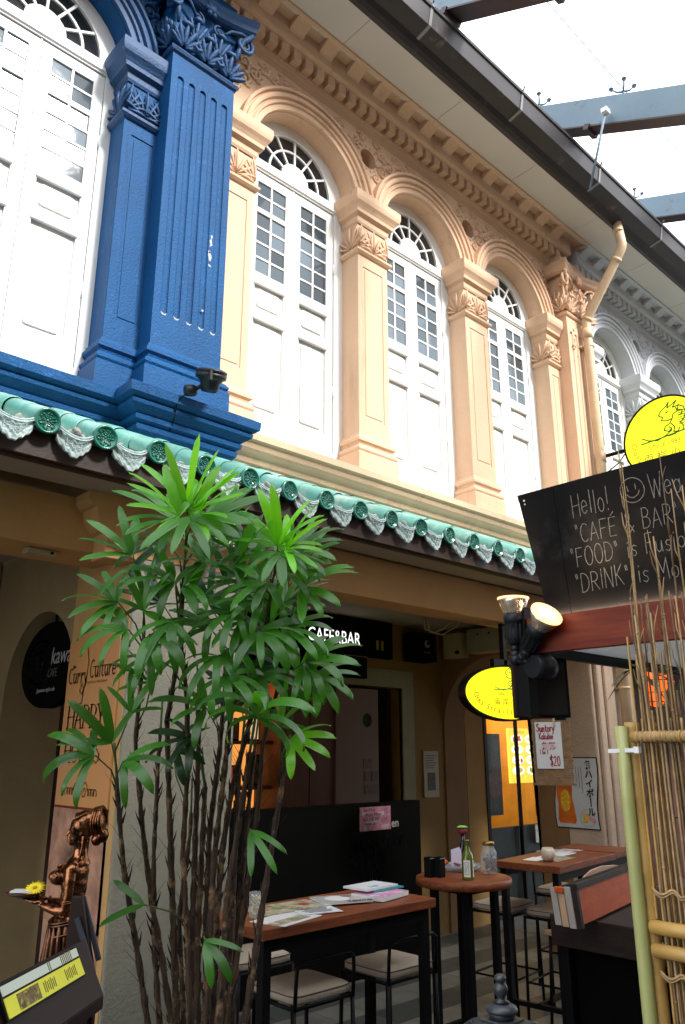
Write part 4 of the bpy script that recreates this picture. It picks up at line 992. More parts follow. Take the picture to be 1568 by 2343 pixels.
bt = [(a*1.35,b*1.35) for a, b in [(0,0),(.12,0),(.135,.02),(.125,.09),(.11,.17),(.118,.25),(.10,.285),(.075,.31),(.07,.38),(.035,.38),(.03,.31),(.0,.285),(-.012,.22),(-.002,.12),(-.008,.02)]]
MB().plate([bt], (6.973,4.40,1.15), axX[0], axX[1], axX[2], .002).build('bottle_print', mat('orange_bottle_print', (.62,.13,.015), .4, .25, 9), bp_)
MB().plate([[(.08+.052*math.cos(a), .20+.10*math.sin(a)) for a in [2*PI*i/18 for i in range(18)]]], (6.970,4.40,1.15), axX[0], axX[1], axX[2], .001).build('bottle_label_print', mat('amber_label_print', (.75,.42,.02), .5, .3, 40), bp_)
for k, ch in enumerate('角ハイボ丨ル'): text(ch, .082, (6.968,4.095,1.645-.083*k), INK, bp_, '-X', sx=1.0, off=.002)
for k in range(4): MB().box(6.9715,6.973,4.10+.028*k+.03,4.104+.028*k+.03,1.42+.05*k,1.66).build('small_print_column', mat('grey_print', (1,1,1)), bp_)
ring = MB(); ribbon(ring, [(.075*math.cos(a), .075*math.sin(a)) for a in [2*PI*i/24 for i in range(25)]], .002, *U3, Vector((6.970,4.10,1.205))); ring.build('circle_print', mat('grey_print', (1,1,1)), bp_)
MB().box(6.9705,6.973,4.10,4.145,1.165,1.245).build('glass_print', mat('amber_label_print', (1,1,1)), bp_)
MB().plate([[(-.03,0),(-.01,.025),(.02,.01),(.05,-.01),(.06,-.03),(.03,-.035),(0,-.02)]], (6.970,4.07,1.20), axX[0], axX[1], axX[2], .001).build('hand_print', mat('pink_print', (.6,.3,.24), .5), bp_)

# bamboo mat sign with the red price writing
ms = thing('price_sign', 'white paper with red handwriting pegged to a small bamboo mat, 1 for 1 $20', 'sign', (5.5,3.5,1.8))
STRAW = mat('dark_bamboo_slats', (.20,.11,.045), .7, .35, 30)
SU = Vector((.42,-.91,0)).normalized(); SN = Vector((-.91,-.42,0)).normalized(); SO = Vector((5.3691,3.5670,1.5730)); 
for k in range(27):
    MB().obox(SO+SU*.135+Vector((0,0,.018*k*.97)), SU, (0,0,1), SN, .145+rnd.uniform(-.006,.006), .0084, .004).build('slat', STRAW, ms)
MB().obox(SO+SU*.135+Vector((0,0,.485)), SU, (0,0,1), SN, .16, .008, .01).build('top_bar', STRAW, ms); MB().obox(SO+SU*.135+Vector((0,0,-.012)), SU, (0,0,1), SN, .16, .008, .01).build('bottom_bar', STRAW, ms)
MB().obox(SO+SU*.115+SN*.012+Vector((0,0,.27)), SU, (0,0,1), SN, .098, .17, .001).build('paper', mat('white_paper', (.62,.62,.60), .7, .06, 8), ms)
RED = mat('red_marker', (.50,.01,.03), .5); aS = (SU, (0,0,1), SN)
for tx, sz, a, b, w in (('Suntory',.056,.03,.370,.007),('Kakubin',.045,.045,.315,.006),('1 for 1',.030,.045,.205,.004),('$20',.070,.115,.12,.007)):
    hand(tx, sz, SO+SU*a+SN*.0145+Vector((0,0,b)), w, RED, ms, axes=aS, sx=.62)
text('角瓶', .055, SO+SU*.055+SN*.0145+Vector((0,0,.245)), RED, ms, axes=aS, off=.002)
MB().obox(SO+SU*.165+SN*.02+Vector((0,0,.44)), (0,0,1), SU, SN, .035, .007, .006).build('clothes_peg', mat('pale_wood', (.5,.36,.2), .6), ms)
MB().tube([SO+SU*.2+Vector((0,0,.48)), SO+SU*.15+Vector((0,0,.8))], .003, 5).build('string', BLK, ms)
# ================================================================ STREET CANOPY STEELWORK
def beam(name, label, x, pa, pb, h=.34, w=.20, sl=None):
    b = thing(name, label, 'steel beam', (x,2,8), 'steel beams spanning over the street')
    a = Vector(pa); c = Vector(pb); d = (c-a).normalized(); a = a-d*4; c = c+d*3
    up = Vector((1,0,0)).cross(d).normalized(); up = up if up.z > 0 else -up
    MB().obox((a+c)/2+up*(h/2), d, (1,0,0), up, (c-a).length/2, w*.40, h/2).build('web', STEEL, b, bevel=.004)
    MB().obox((a+c)/2-up*.008, d, (1,0,0), up, (c-a).length/2, w/2, .008).build('lower_flange', STEELU, b)
    for t in (.25,.45,.6,.8):
        MB().obox(a+(c-a)*t-up*.02, d, (1,0,0), up, .03, w/2+.01, .03).build('flange_plate', STEELU, b)
    return b, a, c, up
b1, a1, c1, up1 = beam('steel_beam', 'blue grey steel beam with a spider clamp, crossing the sky at the right', 6.3, (6.3000,2.0924,7.3832), (6.3000,3.3020,8.0385), h=.30, w=.17)
b2, a2, c2, up2 = beam('steel_beam', 'lowest blue grey steel beam just above the gutter at the right edge', 8.9, (8.9000,3.1377,8.2816), (8.9000,3.5103,8.4310), h=.30, w=.17)
b0, a0, c0, up0 = beam('steel_beam', 'steel beam at the top of the picture behind the gutter corner', 4.35, (4.3500,2.6814,7.7051), (4.3500,3.2946,8.0620), h=.30)
def spider(label, c, n=4):
    s = thing('spider_clamp', label, 'glass clamp', c, 'spider clamps for the glass roof'); c = Vector(c)
    MB().tube([c, c+Vector((0,0,.08))], .014, 8).build('stem', STEEL, s)
    for k in range(n):
        a = 2*PI*k/n+.6; e = c+Vector((.11*math.cos(a), .11*math.sin(a), .115))
        m_ = MB().tube([c+Vector((0,0,.07)), c+Vector((.06*math.cos(a), .06*math.sin(a), .075)), e], [.012,.010,.008], 8)
        m_.build('arm', STEEL, s)
        MB().lathe([(.009,-.02),(.009,0),(.024,.003),(.024,.016),(.008,.02)], e, (0,0,1), 12).build('bolt_cap', STEEL, s)
spider('four armed steel clamp standing on the big right beam', (6.3000,2.6250,8.0120))
spider('steel clamp on the far end of the right beam beside the gutter', (6.3000,3.5563,8.5102))
spider('steel clamp over the lowest beam by the gutter', (8.9000,3.7518,8.8499))
tr = thing('tie_rod', 'thin steel rod with a white head hanging from the right beam', 'rod', (6.2,2.8,8))
ra = Vector((6.1500,2.7598,7.8302)); rb = Vector((6.1500,2.9135,7.3536)); MB().tube([ra, ra+(rb-ra)*1.6], .012, 8).build('rod', STEEL, tr); MB().ell(ra, (.03,.03,.03)).box(ra.x-.04,ra.x+.04,ra.y-.03,ra.y+.03,ra.z-.02,ra.z+.03).build('head', WHITE, tr)
tag(MB().tube([(5.6000,3.0547,9.1888), (6.6000,2.8288,8.6193), (8.6000,2.7998,8.5251)], .005, 5).build('cable', STEEL), 'thin steel cable crossing the white sky', 'cable')

# unseen opposite row, made tall to shade the ground floor, with added awnings
op = thing('opposite_row', 'plain cream terrace on the other side of the lane', 'building', (4,-5.5,0))
ow = MB(); ow.plate([rect(-14,22,0,10.4)]+[rect(-12+3.2*k,-10.4+3.2*k,4.0,6.2) for k in range(10)]+[rect(-12+3.2*k,-10.4+3.2*k,7.0,8.8) for k in range(10)], (0,-5.2,0), (1,0,0), (0,0,1), (0,1,0), .3); ow.build('wall', mat('cream_wall', (.26,.21,.16), .85, .08, 2), op)
MB().box(-14,22,-9,-5.6,0,10.3).build('body', mat('grey_shade_wall', (.25,.22,.2), .8, .1, 2), op)
MB().box(-14,22,-5.6,-.25,3.1,3.16).build('added_awning', FASC, op)  # unseen awning added to darken the ground floor
for k in range(12): MB().box(-14+3*k,-13.9+3*k,-.40,-.30,0,3.1).build('added_awning_post', BLK, op)

# ================================================================ KIOSK: lintel, chalkboard, lamps, screen
KX = 2.70; KY = 1.79
ks = thing('kiosk', 'wooden bar kiosk roof edge in polished red timber at the right', 'kiosk', (KX,1.2,2.2))
MB().box(KX,KX+.03,-.8,KY,2.170,2.312).build('front_board', LINT, ks, bevel=.003)
MB().box(KX+.03,KX+3.5,KY-.03,KY,2.165,2.29).build('side_board', LINT, ks, bevel=.003)
MB().box(KX+.03,KX+3.5,-3.2,KY-.03,2.205,2.215).build('roof_sheet', translucent('grey_plastic_sheet', (.45,.46,.46), (.6,.62,.62), .6), ks)  # sheet extended out of view to cut light on the ground floor
MB().box(KX+.03,KX+3.5,KY-.052,KY-.031,2.160,2.200).box(KX+3.4,KX+3.44,-.8,KY-.05,2.16,2.20).build('edge_rail', BLK, ks)
MB().box(KX-.012,KX+.045,KY-.0,KY+.055,1.93,2.36).build('corner_post', BLK, ks)
MB().tube([(KX+.041,1.7,2.310),(KX+.041,-.8,2.310)], .006, 6).build('strip_light', mat('strip_light', (1,1,1), emit=26, ecol=(1,.74,.5)), ks)
cb = thing('chalkboard', 'large black chalkboard reading Hello with chalk drink and food lines above the kiosk', 'chalkboard', (KX,1.2,2.5))
bu = Vector((0,-1,0)); ba = Vector((KX+.05,0,2.315)); bb = Vector((2.63,0,2.81)); bv = (bb-ba).normalized(); bn = bu.cross(bv).normalized()
if bn.x > 0: bn = -bn
def CB(y, h): return ba+bv*h+Vector((0,y,0))
Hh = (bb-ba).length
p0, p1, p2, p3 = (2.7500,1.7157,2.3204), (2.6300,1.7452,2.7811), (2.7500,1.6144,2.3237), (2.6300,1.5780,2.7805)
lp = [(-p0[1],0),(-p1[1],Hh),(-(p3[1]),Hh),(-(p2[1]),0)]
MB().plate([lp], ba+Vector((0,0,0)), bu, bv, bn, .018).build('side_panel', SLATE, cb, bevel=.001)
MB().plate([[(-(p2[1])+.0025,0),(-(p3[1])+.0025,Hh),(.8,Hh-.0),(.8,0)]], ba, bu, bv, bn, .018).build('main_panel', SLATE, cb, bevel=.001)
q = CB(p1[1]-.028, Hh-.028)+bn*.001; MB().lathe([(.004,0),(.004,.003)], q, bn, 8).lathe([(.003,0),(.003,.002)], q-bv*.015, bn, 8).build('screw', WHITE, cb)
aC = (bu, bv, bn)
def ON(p): # point given on the board in world space (approx) -> on the plane
    p = Vector(p); return p-bn*((p-ba).dot(bn))+bn*.0008
for tx, p, sz, w in (('Hello!', (2.6400,1.5166,2.6677), .090, .0028), ('Wea', (2.6400,1.2002,2.6730), .090, .0028), ('"CAFÉ & BAR"', (2.6600,1.5267,2.5697), .072, .0026), ('"FOOD" is Fusion', (2.6900,1.5665,2.4841), .072, .0026), ('"DRINK" is Mo', (2.7200,1.5688,2.3899), .074, .0028)):
    hand(tx, sz, ON(p), w, CHALK, cb, axes=aC, name='chalk_writing', sx=.64 if sz > .088 else .80, jit=.05, slant=.10)
fc = ON((2.6400,1.2620,2.7180)); fm = MB(); U_ = (bu, bv, bn)
ribbon(fm, [(.046*math.cos(a), .046*math.sin(a)) for a in [1.7+2*PI*i/26*1.04 for i in range(27)]], .0028, *U_, fc)
ribbon(fm, [(-.018,.018),(-.016,-.002)], .0028, *U_, fc); ribbon(fm, [(.014,.02),(.014,.0)], .0028, *U_, fc)
ribbon(fm, [(-.024,-.012),(-.015,-.024),(0,-.028),(.018,-.02),(.026,-.006)], .0028, *U_, fc); fm.build('chalk_smiley', CHALK, cb)

# flood lamps on the kiosk corner
GLOW = mat('lamp_glow', (1,.8,.5), .4, emit=5.5, ecol=(1,.62,.26)); REFL = mat('lamp_reflector', (.75,.62,.48), .22, .35, 40, metal=.75)
def par_lamp(name, label, base, d, en):
    base = Vector(base); d = Vector(d).normalized(); L = thing(name, label, 'flood lamp', base)
    m_ = MB().lathe([(.022,0),(.026,.006),(.034,.02),(.036,.05),(.036,.085),(.040,.088),(.042,.105),(.040,.125)], base, d, 20)
    u = d.orthogonal().normalized(); w = d.cross(u)
    for k in range(12):
        a = 2*PI*k/12; c = base+(u*math.cos(a)+w*math.sin(a))*.036
        m_.bar(c+d*.022, c+d*.082, .006, .007, up=u)
    h = m_.build('socket', BLKP, L)
    MB().lathe([(.037,.120),(.040,.130),(.050,.150),(.058,.170),(.062,.188)], base, d, 24).build('reflector', REFL, L)
    MB().lathe([(.0001,.196),(.03,.194),(.055,.189),(.061,.186)], base, d, 24).build('lens', GLOW, L)
    MB().lathe([(.061,.184),(.064,.186),(.064,.192),(.060,.193)], base, d, 24).build('rim', mat('warm_glass_rim', (.9,.55,.3), .3, emit=.9, ecol=(1,.5,.2)), L)
    sp = bpy.data.lights.new('flood_lamp', 'SPOT'); sp.energy = en; sp.spot_size = 1.6; sp.spot_blend = .8; sp.color = (1,.68,.38); sp.shadow_soft_size = .05
    s_ = bpy.data.objects.new('flood_light', sp); COL.objects.link(s_); s_.location = base+d*.21; s_.rotation_euler = (-d).to_track_quat('Z','Y').to_euler()
    MB().tube([base-d*.0, base-d*.03], .017, 10).ell(base-d*.04, (.022,.022,.022)).build('swivel', BLKP, L)
    return L
LA = Vector((2.6832,1.8412,2.2110)); LB = Vector((2.6776,1.7834,2.1843)); 
par_lamp('flood_lamp', 'upright lit flood lamp, left one of the pair at the kiosk corner', LA, (.02,-.02,1), 6)
par_lamp('flood_lamp', 'tilted glowing flood lamp, right one of the pair beside the chalkboard', LB, Vector((2.6209,1.6288,2.3239))-LB, 8)
hb = thing('lamp_bracket', 'black double swivel bracket carrying the two flood lamps', 'bracket', (KX,KY,2.2))
hc = Vector((2.7050,1.7722,2.1237))
MB().tube([LA-Vector((0,0,.03)), LA-Vector((0,0,.065)), (LA+hc)/2-Vector((0,0,.02)), hc], .018, 10).ell(LA-Vector((0,0,.06)), (.025,.025,.025)).build('left_joint', BLKP, hb)
MB().tube([LB, (LB+hc)/2, hc], .020, 10).ell(LB-Vector((0,0,.01)), (.027,.027,.027)).build('right_joint', BLKP, hb)
MB().lathe([(.045,-.05),(.052,-.02),(.052,.02),(.045,.05)], hc+Vector((.02,-.02,-.005)), (-1,.2,0), 20).build('junction_box', BLKP, hb)
tv = thing('hanging_screen', 'black flat box hanging below the kiosk corner in front of the yellow oval sign', 'screen', (2.8,1.8,2))
SC0 = Vector((2.7628,1.9078,1.9297)); SC1 = Vector((2.9127,1.7501,1.9155)); su = (SC1-SC0); wdt = su.length; su = Vector((su.x,su.y,0)).normalized(); sn = Vector((su.y,-su.x,0)); sn = sn if sn.x < 0 else -sn
cS = Vector((SC0.x,SC0.y,SC0.z))+su*wdt/2+Vector((0,0,.13)); MB().obox(cS-sn*.04, su, (0,0,1), sn, wdt/2, .13, .045).build('casing', BLK, tv, bevel=.006)
MB().obox(cS+sn*.0065, su, (0,0,1), sn, wdt/2-.012, .118, .001).build('panel', mat('matt_screen', (.006,.006,.007), .5), tv)
for k in (.12,.8): MB().obox(cS+su*(wdt*(k-.5))-Vector((0,0,.134)), su, (0,0,1), sn, .018, .006, .02).build('foot', BLK, tv)

# ================================================================ BAMBOO FENCE
bf = thing('bamboo_screen', 'bamboo twig screen tied between poles at the right edge', 'bamboo screen', (2.0,.6,0))
BAM = mat('golden_bamboo', (.50,.30,.085), .42, .22, 9, .0006, 60, spec=.5); TW = mat('dry_bamboo_twig', (.42,.27,.12), .6, .35, 22, .0006, 90); TWD = mat('dark_bamboo_twig', (.20,.12,.055), .6, .35, 22)
GRP = mat('pale_green_pole', (.42,.43,.16), .35, .12, 5, coat=.2)
FX = 2.0
PY_ = (2.0000,1.0265,1.5082)[1]; PG_ = (1.9750,1.0411,1.5091)[1]
def cane(name, x, y, z0, z1, r, m, nodes, parent, lean=(0,0), seg=10):
    pts = []; rs = []
    zs = [z0]+[z for z in nodes if z0 < z < z1]+[z1]
    for a, c in zip(zs, zs[1:]):
        for t, k in ((0,1.16),(.012/(c-a) if c-a > .03 else .1,1.0),(.9,1.0)):
            z = a+(c-a)*t; s = (z-z0)/(z1-z0); pts.append((x+lean[0]*s+.0*s, y+lean[1]*s, z)); rs.append(r*k*(1-.10*s))
    pts.append((x+lean[0], y+lean[1], z1)); rs.append(r*.9)
    return MB().tube(pts, rs, seg).build(name, m, parent)
cane('bamboo_post', FX, PY_, 0, 1.872, .0200, BAM, [.25,.55,.86,1.12,1.33,1.52,1.70], bf, seg=16)
cane('green_post', FX-.03, PG_, 0, 1.862, .0180, GRP, [], bf, seg=16)
MB().bar((FX-.052,PG_+.03,1.80),(FX-.03,PY_-.03,1.803),.004,.010).box(FX-.045,FX-.03,PY_-.035,PY_-.022,1.795,1.811).build('cable_tie', WHITE, bf)
for (ya, za), r in (((PY_-.02,1.835),.013),((PY_-.02,1.395),.016),((PY_-.02,1.345),.016)):
    p = MB(); pts = [(FX-.02, ya+.012-(.9)*t, za) for t in [i/12 for i in range(13)]]; p.tube(pts, r, 10); p.lathe([(r*1.2,0),(r*1.2,.006)], (FX-.02,ya-.12,za), (0,1,0), 10)
    rail = p.build('rail', BAM, bf)
    if za > 1.8:
        for k in range(46): MB().lathe([(r*1.02,-.0045),(r*1.18,0),(r*1.02,.0045)], (FX-.02, ya-.004-k*.0125, za), (0,1,.0), 10).build('cord_wrap', TW, rail)
for za in (1.475, 1.295):
    pts = [(FX-.022-.006*math.sin(t*60), PY_-.02-.6*t, za+.006*math.cos(t*75)) for t in [i/90 for i in range(91)]]
    MB().tube(pts, .0035, 5).tube([(x, y, z-.006) for x, y, z in pts], .0025, 5).build('woven_cord', TW, bf)
cnt = 0
for layer, (xo, step) in enumerate(((0,.0118),(.020,.017),(.042,.024),(-.010,.036))):
    y = PY_-.028+.004*layer
    while y > PY_-.62:
        yy = y+rnd.uniform(-.004,.004); z1 = rnd.choice([1.87,1.88,1.9,1.95,2.05,2.2,2.35,2.48,2.58]) if layer < 3 else rnd.uniform(1.86,2.35)
        z0 = rnd.choice([1.41,1.42,1.44,1.47]) if layer == 3 else .1
        nodes = []; z = z0+rnd.uniform(.03,.1)
        while z < z1: nodes.append(z); z += rnd.uniform(.085,.15)
        r = rnd.uniform(.0029,.0043)
        if z1 > 2.1: # thin slightly wavering tip above the rail
            pts = []; rs = []; ph = rnd.uniform(0,6)
            zs = [z0, 1.0, 1.4]+[1.5+(z1-1.5)*i/9 for i in range(10)]
            for z in zs:
                t = max(0, (z-1.8)/.8); pts.append((FX+xo+.012*t*math.sin(ph), yy+.012*t*math.sin(ph+1)+.002*math.sin(z*9+ph), z)); rs.append(r*(1-.72*min(1,t)))
            mb = MB().tube(pts, rs, 6)
            for z in nodes:
                t = max(0, (z-1.8)/.8); c = Vector((FX+xo+.012*t*math.sin(ph), yy+.012*t*math.sin(ph+1)+.002*math.sin(z*9+ph), z)); mb.ell(c, (r*1.35*(1-.5*t),)*2+(.004,), seg=6, rings=4)
                if z > 1.85 and rnd.random() < .55:
                    e = c+Vector((rnd.uniform(-.02,.01), rnd.choice([-1,1])*rnd.uniform(.006,.018), rnd.uniform(.04,.10))); mb.tube([c, (c+e)/2+Vector((0,.004,0)), e], [.0022,.0017,.0008], 5)
            mb.build('bamboo_cane', rnd.choice([TW,TW,TWD]), bf)
        else: 
            cane('bamboo_cane', FX+xo, yy, z0, z1, r, rnd.choice([TW,TW,TWD,BAM]), nodes, bf, seg=6)
        cnt += 1; y -= step
print('canes', cnt)
# foliage and paper lantern glimpsed behind the screen
LEAFG = mat('bamboo_leaf', (.05,.17,.03), .45, .3, 20)
bpnt = thing('potted_bamboo', 'leafy green bamboo plant behind the twig screen', 'plant', (2.9,1.0,0))
bl = MB()
for k in range(150):
    c = Vector((2.75+rnd.gauss(0,.12), .95+rnd.gauss(0,.16), rnd.choice([1.5,1.65,1.25,1.4,1.8])+rnd.gauss(0,.09)))
    d = Vector((rnd.uniform(-1,1), rnd.uniform(-1,1), rnd.uniform(-.7,.5))).normalized(); s = d.cross(Vector((0,0,1))).normalized()*.009; L = rnd.uniform(.07,.13)
    bl.add([c, c+d*L*.4+s, c+d*L+Vector((0,0,-.02)), c+d*L*.4-s], [(0,1,2,3)])
lf = bl.build('leaves', LEAFG, bpnt); lf['kind'] = 'stuff'
for k in range(7):
    x_, y_ = 2.75+rnd.uniform(-.1,.1), .95+rnd.uniform(-.15,.15); MB().tube([(2.8,.95,.3),(x_,y_,1.2),(x_+rnd.uniform(-.1,.1),y_+rnd.uniform(-.1,.1),1.95)], [.008,.006,.002], 6).build('stem', LEAFG, bpnt)
MB().lathe([(.10,0),(.15,.28),(.16,.30),(.15,.31),(.13,.29)], (2.8,.95,0), seg=20).build('pot', mat('dark_clay', (.06,.035,.025), .6), bpnt)
hl = thing('paper_lantern', 'glowing orange red paper lantern behind the bamboo twigs', 'lantern', (4.2,1.75,2.15))
LC = Vector((3.9639,1.8840,2.1129)); pr = [(.02,.09),(.07,.075),(.095,.03),(.085,-.03),(.055,-.075),(.02,-.10)]
MB().lathe(pr, LC, seg=20).build('shade', mat('lit_red_paper', (.7,.06,.01), .6, .6, 30, emit=.9, ecol=(1,.10,.01)), hl)
for r_, h_ in pr: MB().tube([LC+Vector((r_*1.02*math.cos(2*PI*i/18), r_*1.02*math.sin(2*PI*i/18), h_)) for i in range(19)], .003, 4).build('rib', DARK, hl)
MB().tube([LC+Vector((0,0,.08)), LC+Vector((0,0,.3))], .003, 5).build('hanging_wire', BLK, hl)
hp = thing('hanging_plant', 'broad green leaves hanging beside the paper lantern', 'plant', (3.9,1.6,2.1))
def blade(mb, c, d, L, W, droop=.3, n=7, fold=.25):
    d = Vector(d).normalized(); c = Vector(c); s = d.cross(Vector((0,0,1))); s = s.normalized() if s.length > 1e-3 else Vector((1,0,0)); vs = []
    for i in range(n+1):
        t = i/n; p = c+d*L*t+Vector((0,0,-droop*L*t*t)); w = W*(math.sin(PI*min(1,t*.93+.06))**.7); vs += [p-s*w+Vector((0,0,w*fold)), p, p+s*w+Vector((0,0,w*fold))]
    mb.add(vs, [(3*i+k, 3*i+k+1, 3*i+k+4, 3*i+k+3) for i in range(n) for k in (0,1)], True); return mb
HC = Vector((3.4718,1.7394,2.1615))
for a, b, L in ((1.9,-.5,.17),(.2,-.9,.16),(2.8,-.2,.15),(4.4,-.4,.18),(5.4,-.1,.2),(3.6,.2,.18)):
    blade(MB(), HC, (math.cos(a)*.7, math.sin(a)*.7, b), L, .018).build('leaf', LEAFG, hp)
for k in range(8):
    c = Vector((3.6348,1.6415,2.1058))+Vector((rnd.uniform(-.08,.08),rnd.uniform(-.1,.05),rnd.uniform(-.04,.08))); blade(MB(), c, (rnd.uniform(-1,1),rnd.uniform(-1,.2),rnd.uniform(-.5,.4)), .18, .014).build('leaf', LEAFG, hp)
MB().tube([HC, HC+Vector((.1,-.05,.2)), HC+Vector((.3,-.2,.22))], .005, 5).build('vine', LEAFG, hp)

# ================================================================ TABLES AND STOOLS
def bar_table(name, label, c, sx, sy, rot=0, zt=1.05, split=None, group=None):
    t = thing(name, label, 'bar table', (c[0],c[1],0), group); t['_o'] = (0,0,0)
    hx, hy = sx/2, sy/2
    segs = [(-hx,hx,0)] if not split else [(-hx,split-.001,0),(split+.001,hx,.006)]
    for a, b, dz in segs: MB().box(a,b,-hy,hy,zt-.045+dz,zt+dz).build('tabletop', TABW, t, bevel=.003)
    for sx_ in (-1,1):
        for sy_ in (-1,1): x, y = sx_*(hx-.05), sy_*(hy-.05); MB().box(x-.022,x+.022,y-.022,y+.022,0,zt-.046).build('leg', BLK, t)
    MB().box(-hx+.05,hx-.05,-hy+.03,-hy+.055,zt-.10,zt-.046).box(-hx+.05,hx-.05,hy-.055,hy-.03,zt-.10,zt-.046).build('apron', BLK, t)
    MB().box(-hx+.05,-hx+.08,-hy+.05,hy-.05,.15,.18).box(hx-.08,hx-.05,-hy+.05,hy-.05,.15,.18).box(-hx+.05,hx-.05,-.015,.015,.15,.18).build('stretcher', BLK, t)
    t['_o'] = (c[0],c[1],0); t.rotation_euler = (0,0,rot); return t
bar_table('bar_table', 'long high table with magazines, nearest the palm', (2.93,3.26), 1.16, .50, split=-.0)
bar_table('bar_table', 'high table with a round candle pot beside the poster column', (5.66,3.52), 1.36, .50, rot=math.radians(6.5), split=.3)
rt = thing('round_table', 'round high table holding the bottle and glass jar', 'round table', (4.20,3.37,0))
MB().lathe([(.285,1.005),(.295,1.008),(.297,1.03),(.295,1.048),(.288,1.052),(.0001,1.052)], (4.20,3.37,0), seg=48).build('tabletop', TABW, rt)
MB().box(4.08,4.32,3.25,3.49,.97,1.003).build('apron', BLK, rt)
for s in (-1,1):
    for u in (-1,1): x, y = 4.20+s*.13, 3.37+u*.13; MB().box(x-.02,x+.02,y-.02,y+.02,0,1.003).build('leg', BLK, rt)
MB().box(4.07,4.33,3.225,3.255,.20,.23).box(4.07,4.33,3.485,3.515,.20,.23).box(4.055,4.085,3.24,3.5,.20,.23).box(4.315,4.345,3.24,3.5,.20,.23).build('footrest', BLK, rt)
def stool():
    t = thing('bar_stool', '', 'stool', (0,0,0), 'low backed bar stools at the high tables')
    cu = MB(); n = 9; vs = []; hx, hy = .185, .17
    prof = [(.94,.675),(1,.683),(1,.712),(.95,.722)]
    for r, z in prof+[(.55,.735),(0,.738)]:
        for k in range(32):
            a = 2*PI*k/32; q = 1/max(abs(math.cos(a)), abs(math.sin(a))); q = min(q, 1.33); vs.append((math.cos(a)*q*hx*r, math.sin(a)*q*hy*r, z))
    m = 6; cu.add(vs, [(i*32+k, i*32+(k+1)%32, (i+1)*32+(k+1)%32, (i+1)*32+k) for i in range(m-1) for k in range(32)]+[tuple(reversed(range(32)))], True)
    c = cu.build('cushion', CUSH, t)
    for z in (.683,.713):
        MB().tube([(math.cos(a)*min(1.33,1/max(abs(math.cos(a)),abs(math.sin(a))))*hx*1.004, math.sin(a)*min(1.33,1/max(abs(math.cos(a)),abs(math.sin(a))))*hy*1.004, z) for a in [2*PI*i/32 for i in range(33)]], .003, 5).build('piping', mat('dark_piping', (.12,.09,.07), .8), c)
    MB().tube([(-hx,-hy,.665),(hx,-hy,.665),(hx,hy,.665),(-hx,hy,.665),(-hx,-hy,.665)], .010, 8).build('seat_frame', BLK, t)
    for s in (-1,1):
        for u in (-1,1): MB().tube([(s*hx,u*hy,.665),(s*(hx+.01),u*(hy+.01),0)], .011, 8).build('leg', BLK, t)
    MB().tube([(-hx,-hy-.005,.66),(-hx,-hy-.012,.78),(-hx+.004,-hy-.014,.835),(-hx+.03,-hy-.016,.855),(hx-.03,-hy-.016,.855),(hx-.004,-hy-.014,.835),(hx,-hy-.012,.78),(hx,-hy-.005,.66)], .0095, 8).build('back_rail', BLK, t)
    MB().tube([(-hx,-hy,.25),(hx,-hy,.25),(hx,hy,.25),(-hx,hy,.25),(-hx,-hy,.25)], .008, 6).build('footrest', BLK, t)
    return t
st = stool()
spots = [((2.82,3.30),0,'taupe cushioned stool at the left, nearest the palm stems, pushed under the magazine table'),
         ((3.44,3.30),0,'taupe cushioned stool in front of the right end of the magazine table'),
         ((5.33,3.90),PI+.11,'taupe cushioned stool behind the left end of the candle table'),
         ((5.40,3.48),.11,'taupe cushioned stool under the front of the candle table'),
         ((2.98,3.95),PI,'stool on the far side of the magazine table, seat half hidden'),
         ((2.62,4.02),PI,'stool between the column and the magazine table'),
         ((6.25,3.95),PI+.11,'stool at the far right end of the candle table by the column')]
for i, (p, r, lab) in enumerate(spots):
    o = st if i == 0 else dup_tree(st, (p[0],p[1],0)); o.location = (p[0],p[1],0); o.rotation_euler = (0,0,r); o['label'] = lab

# things on the tables
PAP = mat('white_print_paper', (.72,.73,.74), .4, .05, 8, spec=.5); MAG = [mat('pastel_magazine_print', (.55,.50,.46), .35, .7, 22, dirt=((.35,.08,.06), 30, .58)), mat('colour_menu_print', (.40,.36,.26), .35, .8, 26, dirt=((.25,.30,.10), 22, .56)), mat('pink_magazine_cover', (.75,.30,.50), .35, .4, 20, dirt=((.85,.8,.8), 14, .5)), mat('teal_cover', (.05,.35,.38), .35)]
def sheet(name, label, cat, c, w, h, rot, z, m, t=.002, cover=None):
    o = thing(name, label, cat, (c[0],c[1],z)); u = Vector((math.cos(rot),math.sin(rot),0)); v = Vector((-math.sin(rot),math.cos(rot),0)); C_ = Vector((c[0],c[1],z+t/2))
    MB().obox(C_, u, v, (0,0,1), w/2, h/2, t/2).build('pages', m, o)
    if cover: MB().obox(C_+Vector((0,0,t/2+.0012)), u, v, (0,0,1), w/2*.985, h/2*.985, .001).build('cover', cover, o)
    return o, u, v
ZT = 1.051
o_, u_, v_ = sheet('menu_sheet', 'white menu sheet at the near left corner of the magazine table', 'menu', (2.58,3.13), .30, .20, .25, ZT, PAP)
MB().obox(Vector((2.56,3.085,ZT+.003)), u_, v_, (0,0,1), .12, .035, .0006).build('photo_strip', MAG[1], o_)
o_, u_, v_ = sheet('menu_sheet', 'laminated colour menu behind the white sheet on the magazine table', 'menu', (2.74,3.33), .42, .22, -.05, ZT+.004, MAG[1])
for k in range(4): MB().plate([circ(0,0,.028,12)], Vector((2.60+.085*k,3.33,ZT+.0085)), (1,0,0), (0,1,0), (0,0,1), .001).build('dish_photo', FOODS[k % 3] if False else mat('print_%d' % k, [(.45,.2,.12),(.2,.3,.1),(.5,.4,.25),(.5,.05,.04)][k], .4), o_)
